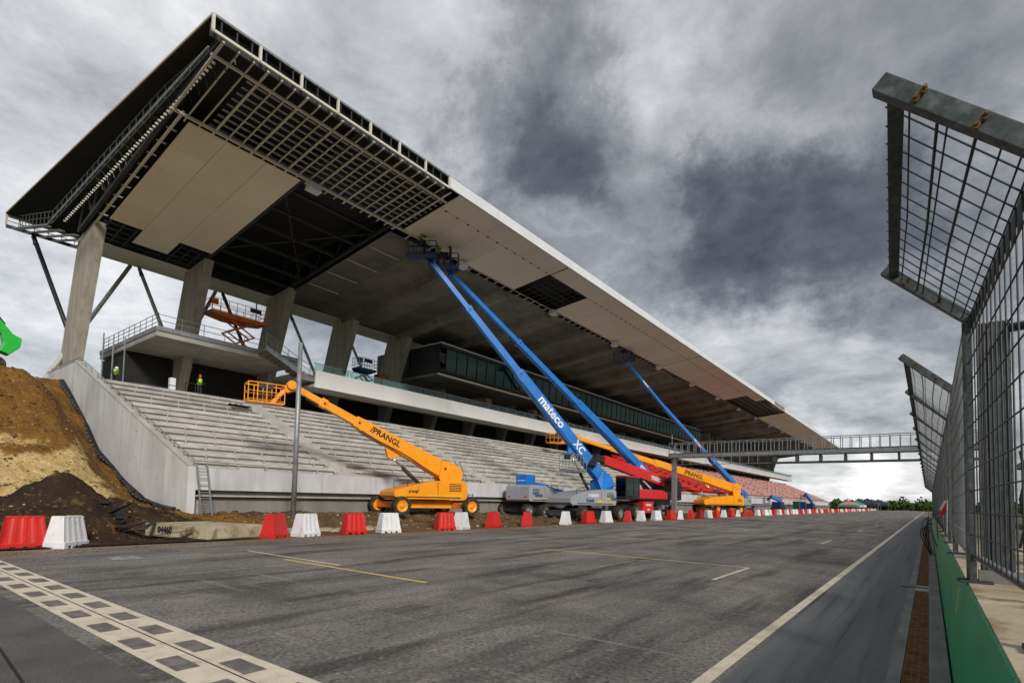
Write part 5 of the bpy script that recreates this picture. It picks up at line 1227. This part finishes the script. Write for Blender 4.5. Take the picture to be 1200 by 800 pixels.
# --- bins, tents at the far end
for y, mt_, lb in ((131, 'bin_green', 'dark green waste bin beyond the barriers'), (138.5, 'blue_dark', 'blue portable toilet beyond the dark green bin')):
    t = thing('site_bin' if 'green' in mt_ else 'portable_toilet', lb, 'bin' if 'green' in mt_ else 'toilet', (-22.8, y, 0)); MB().box(-.6, .6, -.75, .75, .12, 2.3).build('body', mt_, t, bevel=.04); MB().box(-.63, .63, -.78, .78, 2.3, 2.5).build('lid', mt_, t); MB().box(.6, .63, -.5, .5, .3, 2.1).build('door', mt_, t); MB().box(-.55, .55, -.7, .7, 0, .12).build('skid', 'machine_black', t)
def tent(label, loc, w, d, h, m1, m2):
    t = thing('canopy_tent', label, 'tent', loc, 0, 'tents at the end of the straight')
    for sx in (-1, 1):
        for sy in (-1, 1): MB().tube((sx*w/2, sy*d/2, 0), (sx*w/2, sy*d/2, h), .06, n=6).build('pole', 'galv', t)
    MB().add([(-w/2, -d/2, h), (w/2, -d/2, h), (w/2, d/2, h), (-w/2, d/2, h), (0, 0, h+w*.28)], [(0, 1, 4), (1, 2, 4), (2, 3, 4), (3, 0, 4), (3, 2, 1, 0)]).build('canopy', m1, t)
    b = MB().box(w/2-.02, w/2+.03, -d/2, d/2, h-.9, h).box(-w/2, w/2, -d/2-.03, -d/2+.02, h-.9, h); b.build('valance', m2, t)
tent('pink topped canopy tent with teal edge beyond the stand', (-24.5, 246, 0), 6, 10, 2.3, 'canvas_pink', 'canvas_teal')
tent('teal and white canopy tent behind the pink one', (-23.5, 262, 0), 6, 10, 2.3, 'canvas_teal', 'canvas_white')
tent('dark navy tent near the wood', (-22, 292, 0), 9, 16, 3.0, 'canvas_navy', 'canvas_navy')
tent('second dark navy tent, closest to the wood', (-20, 325, 0), 9, 16, 3.0, 'canvas_navy', 'cladding_dark')

# ================================================================== PEOPLE
def person(label, loc, rz, pose, vest='hivis', helmet='helmet_white', top='cloth_dark'):
    """pose: joints in metres, x right, y forward, z up"""
    t = thing('person', label, 'person', loc, rz)
    J = dict(pelvis=(0, 0, .95), waist=(0, 0, 1.10), chest=(0, .02, 1.32), neck=(0, .02, 1.50), head=(0, .03, 1.62), top=(0, .03, 1.72),
             lsh=(-.19, .02, 1.42), lel=(-.25, .03, 1.13), lwr=(-.24, .14, .90), rsh=(.19, .02, 1.42), rel=(.25, .03, 1.13), rwr=(.24, .14, .90),
             lhip=(-.10, 0, .92), lkn=(-.11, .04, .50), lan=(-.12, 0, .09), lto=(-.13, .17, .04), rhip=(.10, 0, .92), rkn=(.11, .04, .50), ran=(.12, 0, .09), rto=(.13, .17, .04))
    J.update(pose)
    rad = dict(pelvis=.135, waist=.125, chest=.145, neck=.058, head=.095, top=.075, lsh=.075, lel=.05, lwr=.034, rsh=.075, rel=.05, rwr=.034, lhip=.095, lkn=.062, lan=.045, lto=.04, rhip=.095, rkn=.062, ran=.045, rto=.04)
    E_ = [('pelvis', 'waist'), ('waist', 'chest'), ('chest', 'neck'), ('neck', 'head'), ('head', 'top'), ('chest', 'lsh'), ('lsh', 'lel'), ('lel', 'lwr'), ('chest', 'rsh'), ('rsh', 'rel'), ('rel', 'rwr'), ('pelvis', 'lhip'), ('lhip', 'lkn'), ('lkn', 'lan'), ('lan', 'lto'), ('pelvis', 'rhip'), ('rhip', 'rkn'), ('rkn', 'ran'), ('ran', 'rto')]
    ks = list(J); idx = {k: i for i, k in enumerate(ks)}; vs = [Vector(J[k]) for k in ks]; rs = [rad[k] for k in ks]; es = [(idx[a], idx[b]) for a, b in E_]
    for s, el, wr in (('l', 'lel', 'lwr'), ('r', 'rel', 'rwr')):
        d = (Vector(J[wr])-Vector(J[el])).normalized(); sd_ = d.cross(Vector((0, 1, .3))).normalized(); palm = Vector(J[wr])+d*.075; pi = len(vs); vs.append(palm); rs.append(.032); es.append((idx[wr], pi))
        for k, (o_, l_) in enumerate(((-.030, .070), (-.010, .085), (.010, .08), (.030, .062))):
            k1 = len(vs); vs.append(palm+sd_*o_+d*l_*.55); rs.append(.010); es.append((pi, k1)); vs.append(palm+sd_*o_*.9+d*l_+Vector((0, .012, -.012))); rs.append(.008); es.append((k1, k1+1))
        k1 = len(vs); vs.append(Vector(J[wr])+d*.05+sd_*.055); rs.append(.011); es.append((pi, k1))
    me = bpy.data.meshes.new('body'); me.from_pydata([tuple(v) for v in vs], es, []); o = link('body', me, t)
    sk_ = o.modifiers.new('skin', 'SKIN'); sk_.use_smooth_shade = True
    for i, r_ in enumerate(rs): me.skin_vertices[0].data[i].radius = (r_, r_*.85 if i < 4 else r_); me.skin_vertices[0].data[i].use_root = (i == 0)
    ss = o.modifiers.new('sub', 'SUBSURF'); ss.levels = 1; ss.render_levels = 2
    me.materials.append(MATS['cloth_dark'])
    hd = Vector(J['head']); ch = Vector(J['chest']); wa = Vector(J['waist']); nk = Vector(J['neck']); tp = Vector(J['top']); ax = (tp-Vector(J['neck'])).normalized()
    fwd = Vector((0, 1, 0)); fwd = (fwd-ax*fwd.dot(ax)).normalized(); sd2 = fwd.cross(ax)
    # face and head skin
    f = MB()
    for i in range(7):
        a = -math.pi/2+math.pi*i/6
        for j in range(10):
            q = 2*math.pi*j/10; rr = math.cos(a); f.v.append(tuple(hd+sd2*.082*rr*math.cos(q)+fwd*(.103*rr*math.sin(q)+.012)+ax*(.122*math.sin(a))))
    for i in range(6):
        for j in range(10): f.f.append((i*10+j, i*10+(j+1) % 10, (i+1)*10+(j+1) % 10, (i+1)*10+j))
    hdo = f.build('head', 'skin', t, smooth=True)
    MB().hexa([hd+fwd*.10+sd2*.012-ax*.03, hd+fwd*.10-sd2*.012-ax*.03, hd+fwd*.135-sd2*.010-ax*.028, hd+fwd*.135+sd2*.010-ax*.028], [hd+fwd*.10+sd2*.006+ax*.03, hd+fwd*.10-sd2*.006+ax*.03, hd+fwd*.112-sd2*.005+ax*.03, hd+fwd*.112+sd2*.005+ax*.03]).build('nose', 'skin', hdo)
    for s in (-1, 1):
        MB().tube(hd+sd2*s*.08, hd+sd2*s*.096, .03, .022, 8).build('ear', 'skin', hdo); MB().tube(hd+fwd*.103+sd2*s*.033+ax*.02, hd+fwd*.113+sd2*s*.033+ax*.02, .011, n=8).build('eye', 'text_black', hdo)
    MB().beam(hd+fwd*.10-sd2*.025-ax*.06, hd+fwd*.10+sd2*.025-ax*.06, .02, .010).build('mouth', 'plastic_red', hdo)
    # helmet
    h = MB(); n = 14
    for i in range(5):
        a = math.pi/2*i/4
        for j in range(n): q = 2*math.pi*j/n; h.v.append(tuple(hd+ax*(.045+.115*math.sin(a))+(sd2*.112*math.cos(q)+fwd*.128*math.sin(q))*math.cos(a)*1.0+fwd*.01))
    for i in range(4):
        for j in range(n): h.f.append((i*n+j, i*n+(j+1) % n, (i+1)*n+(j+1) % n, (i+1)*n+j))
    h.beam(hd+fwd*.10+ax*.05, hd+fwd*.18+ax*.04, .17, .015, .12, .012, upv=tuple(ax)); h.build('helmet', helmet, t, smooth=True)
    # hi-vis jacket or vest as a shell round the torso
    if vest:
        v = MB(); n = 16; axw = (ch-wa).normalized(); s1 = (Vector(J['rsh'])-Vector(J['lsh'])).normalized(); f1 = axw.cross(s1).normalized()
        pel = Vector(J['pelvis'])
        for c_, rx_, ry_ in ((pel.lerp(wa, .1), .175, .145), (wa, .180, .150), (ch, .205, .165), (ch.lerp(nk, .45), .20, .14), (ch.lerp(nk, .8), .10, .09)):
            for j in range(n): q = 2*math.pi*j/n; v.v.append(tuple(Vector(c_)+s1*rx_*math.cos(q)+f1*ry_*math.sin(q)))
        for i in range(4):
            for j in range(n): v.f.append((i*n+j, i*n+(j+1) % n, (i+1)*n+(j+1) % n, (i+1)*n+j))
        v.f.append(tuple(4*n+j for j in range(n))); v.f.append(tuple(reversed(range(n)))); v.build('vest', vest, t, smooth=True)
    return t
person('worker in yellow vest bending over at the top of the end wall stairs', (-43.7, 12.15, 8.55), R(-100), dict(waist=(0, .10, 1.05), chest=(0, .32, 1.15), neck=(0, .48, 1.22), head=(0, .58, 1.24), top=(0, .66, 1.26), lsh=(-.19, .36, 1.18), rsh=(.19, .36, 1.18), lel=(-.22, .42, .90), rel=(.22, .42, .90), lwr=(-.18, .52, .68), rwr=(.18, .52, .68)))
person('worker with red helmet and yellow vest before the black back wall', (-44.0, 17.6, 8.82), R(-60), dict(lwr=(-.16, .28, 1.05), rwr=(.18, .27, 1.02), lkn=(-.11, .10, .50)), helmet='helmet_red')
person('worker in yellow jacket in the basket of the nearest blue boom lift', tuple(bA+Vector((.25, .1, .06))), R(150), dict(lel=(-.30, .16, 1.30), rel=(.30, .16, 1.30), lwr=(-.24, .38, 1.42), rwr=(.22, .38, 1.45)), helmet='cloth_dark')
person('worker in yellow vest in the basket of the second blue boom lift', tuple(bB+Vector((-.25, -.45, .06))), R(-170), dict(lel=(-.27, .12, 1.2), lwr=(-.2, .35, 1.2)), helmet='cloth_dark')
person('worker in dark clothes reaching across the second blue lift basket', tuple(bB+Vector((.40, .30, .06))), R(140), dict(lel=(-.45, .12, 1.36), lwr=(-.72, .20, 1.28), rel=(.30, .06, 1.18)), vest=None, helmet='cloth_dark')

# ================================================================== LOOSE THINGS ON THE TERRACES
tp_ = thing('tarpaulin', 'crumpled black tarpaulin lying on the upper terrace below the worker', 'tarpaulin', (-40.3, 19.0, ZF+RISE*11+.0), .1)
b = MB(); n = 9
for j in range(5):
    for i in range(n): b.v.append((-.35+j*.17, -.8+i*.2, .06+.16*abs(math.sin(i*1.3+j*.8))*(1 if 0 < j < 4 else .2)))
for j in range(4):
    for i in range(n-1): b.f.append((j*n+i, j*n+i+1, (j+1)*n+i+1, (j+1)*n+i))
o = b.build('sheet', 'membrane', tp_, smooth=True); sd = o.modifiers.new('s', 'SOLIDIFY'); sd.thickness = .02
fr_ = thing('steel_frame', 'small dark steel frame standing by the foot of the second column', 'frame', (-43.9, 16.6, 8.82))
for y in (0, .7): MB().beam((0, y, 0), (0, y, .95), .05, .05).build('upright', 'steel_black', fr_)
MB().beam((0, 0, .95), (0, .7, .95), .05, .05).build('top_bar', 'steel_black', fr_); MB().box(-.25, .25, -.1, .8, 0, .05).build('foot', 'steel_black', fr_)
pk = thing('package', 'pale upright package left of the second column foot', 'package', (-43.9, 15.7, 8.82)); MB().box(-.2, .2, -.18, .18, 0, 1.1).build('wrap', 'fascia_white', pk, bevel=.03); MB().box(-.21, .21, -.19, .19, .5, .55).build('band', 'machine_black', pk)
for i, (y, z0_, lb) in enumerate(((27.5, 10.5, 'dark pole hanging from the roof between the third and fourth columns'), (30.0, 10.5, 'second dark pole hanging from the roof, right of the first'))):
    t = thing('hanging_pole', lb, 'pole', (-55.8, y, 21.7)); MB().tube((0, 0, 0), (0, 0, -2.2), .06, n=6).build('rod', 'steel_black', t); MB().tube((0, 0, -2.2), (0, 0, -2.3), .09, n=6).build('end_cap', 'steel_black', t)
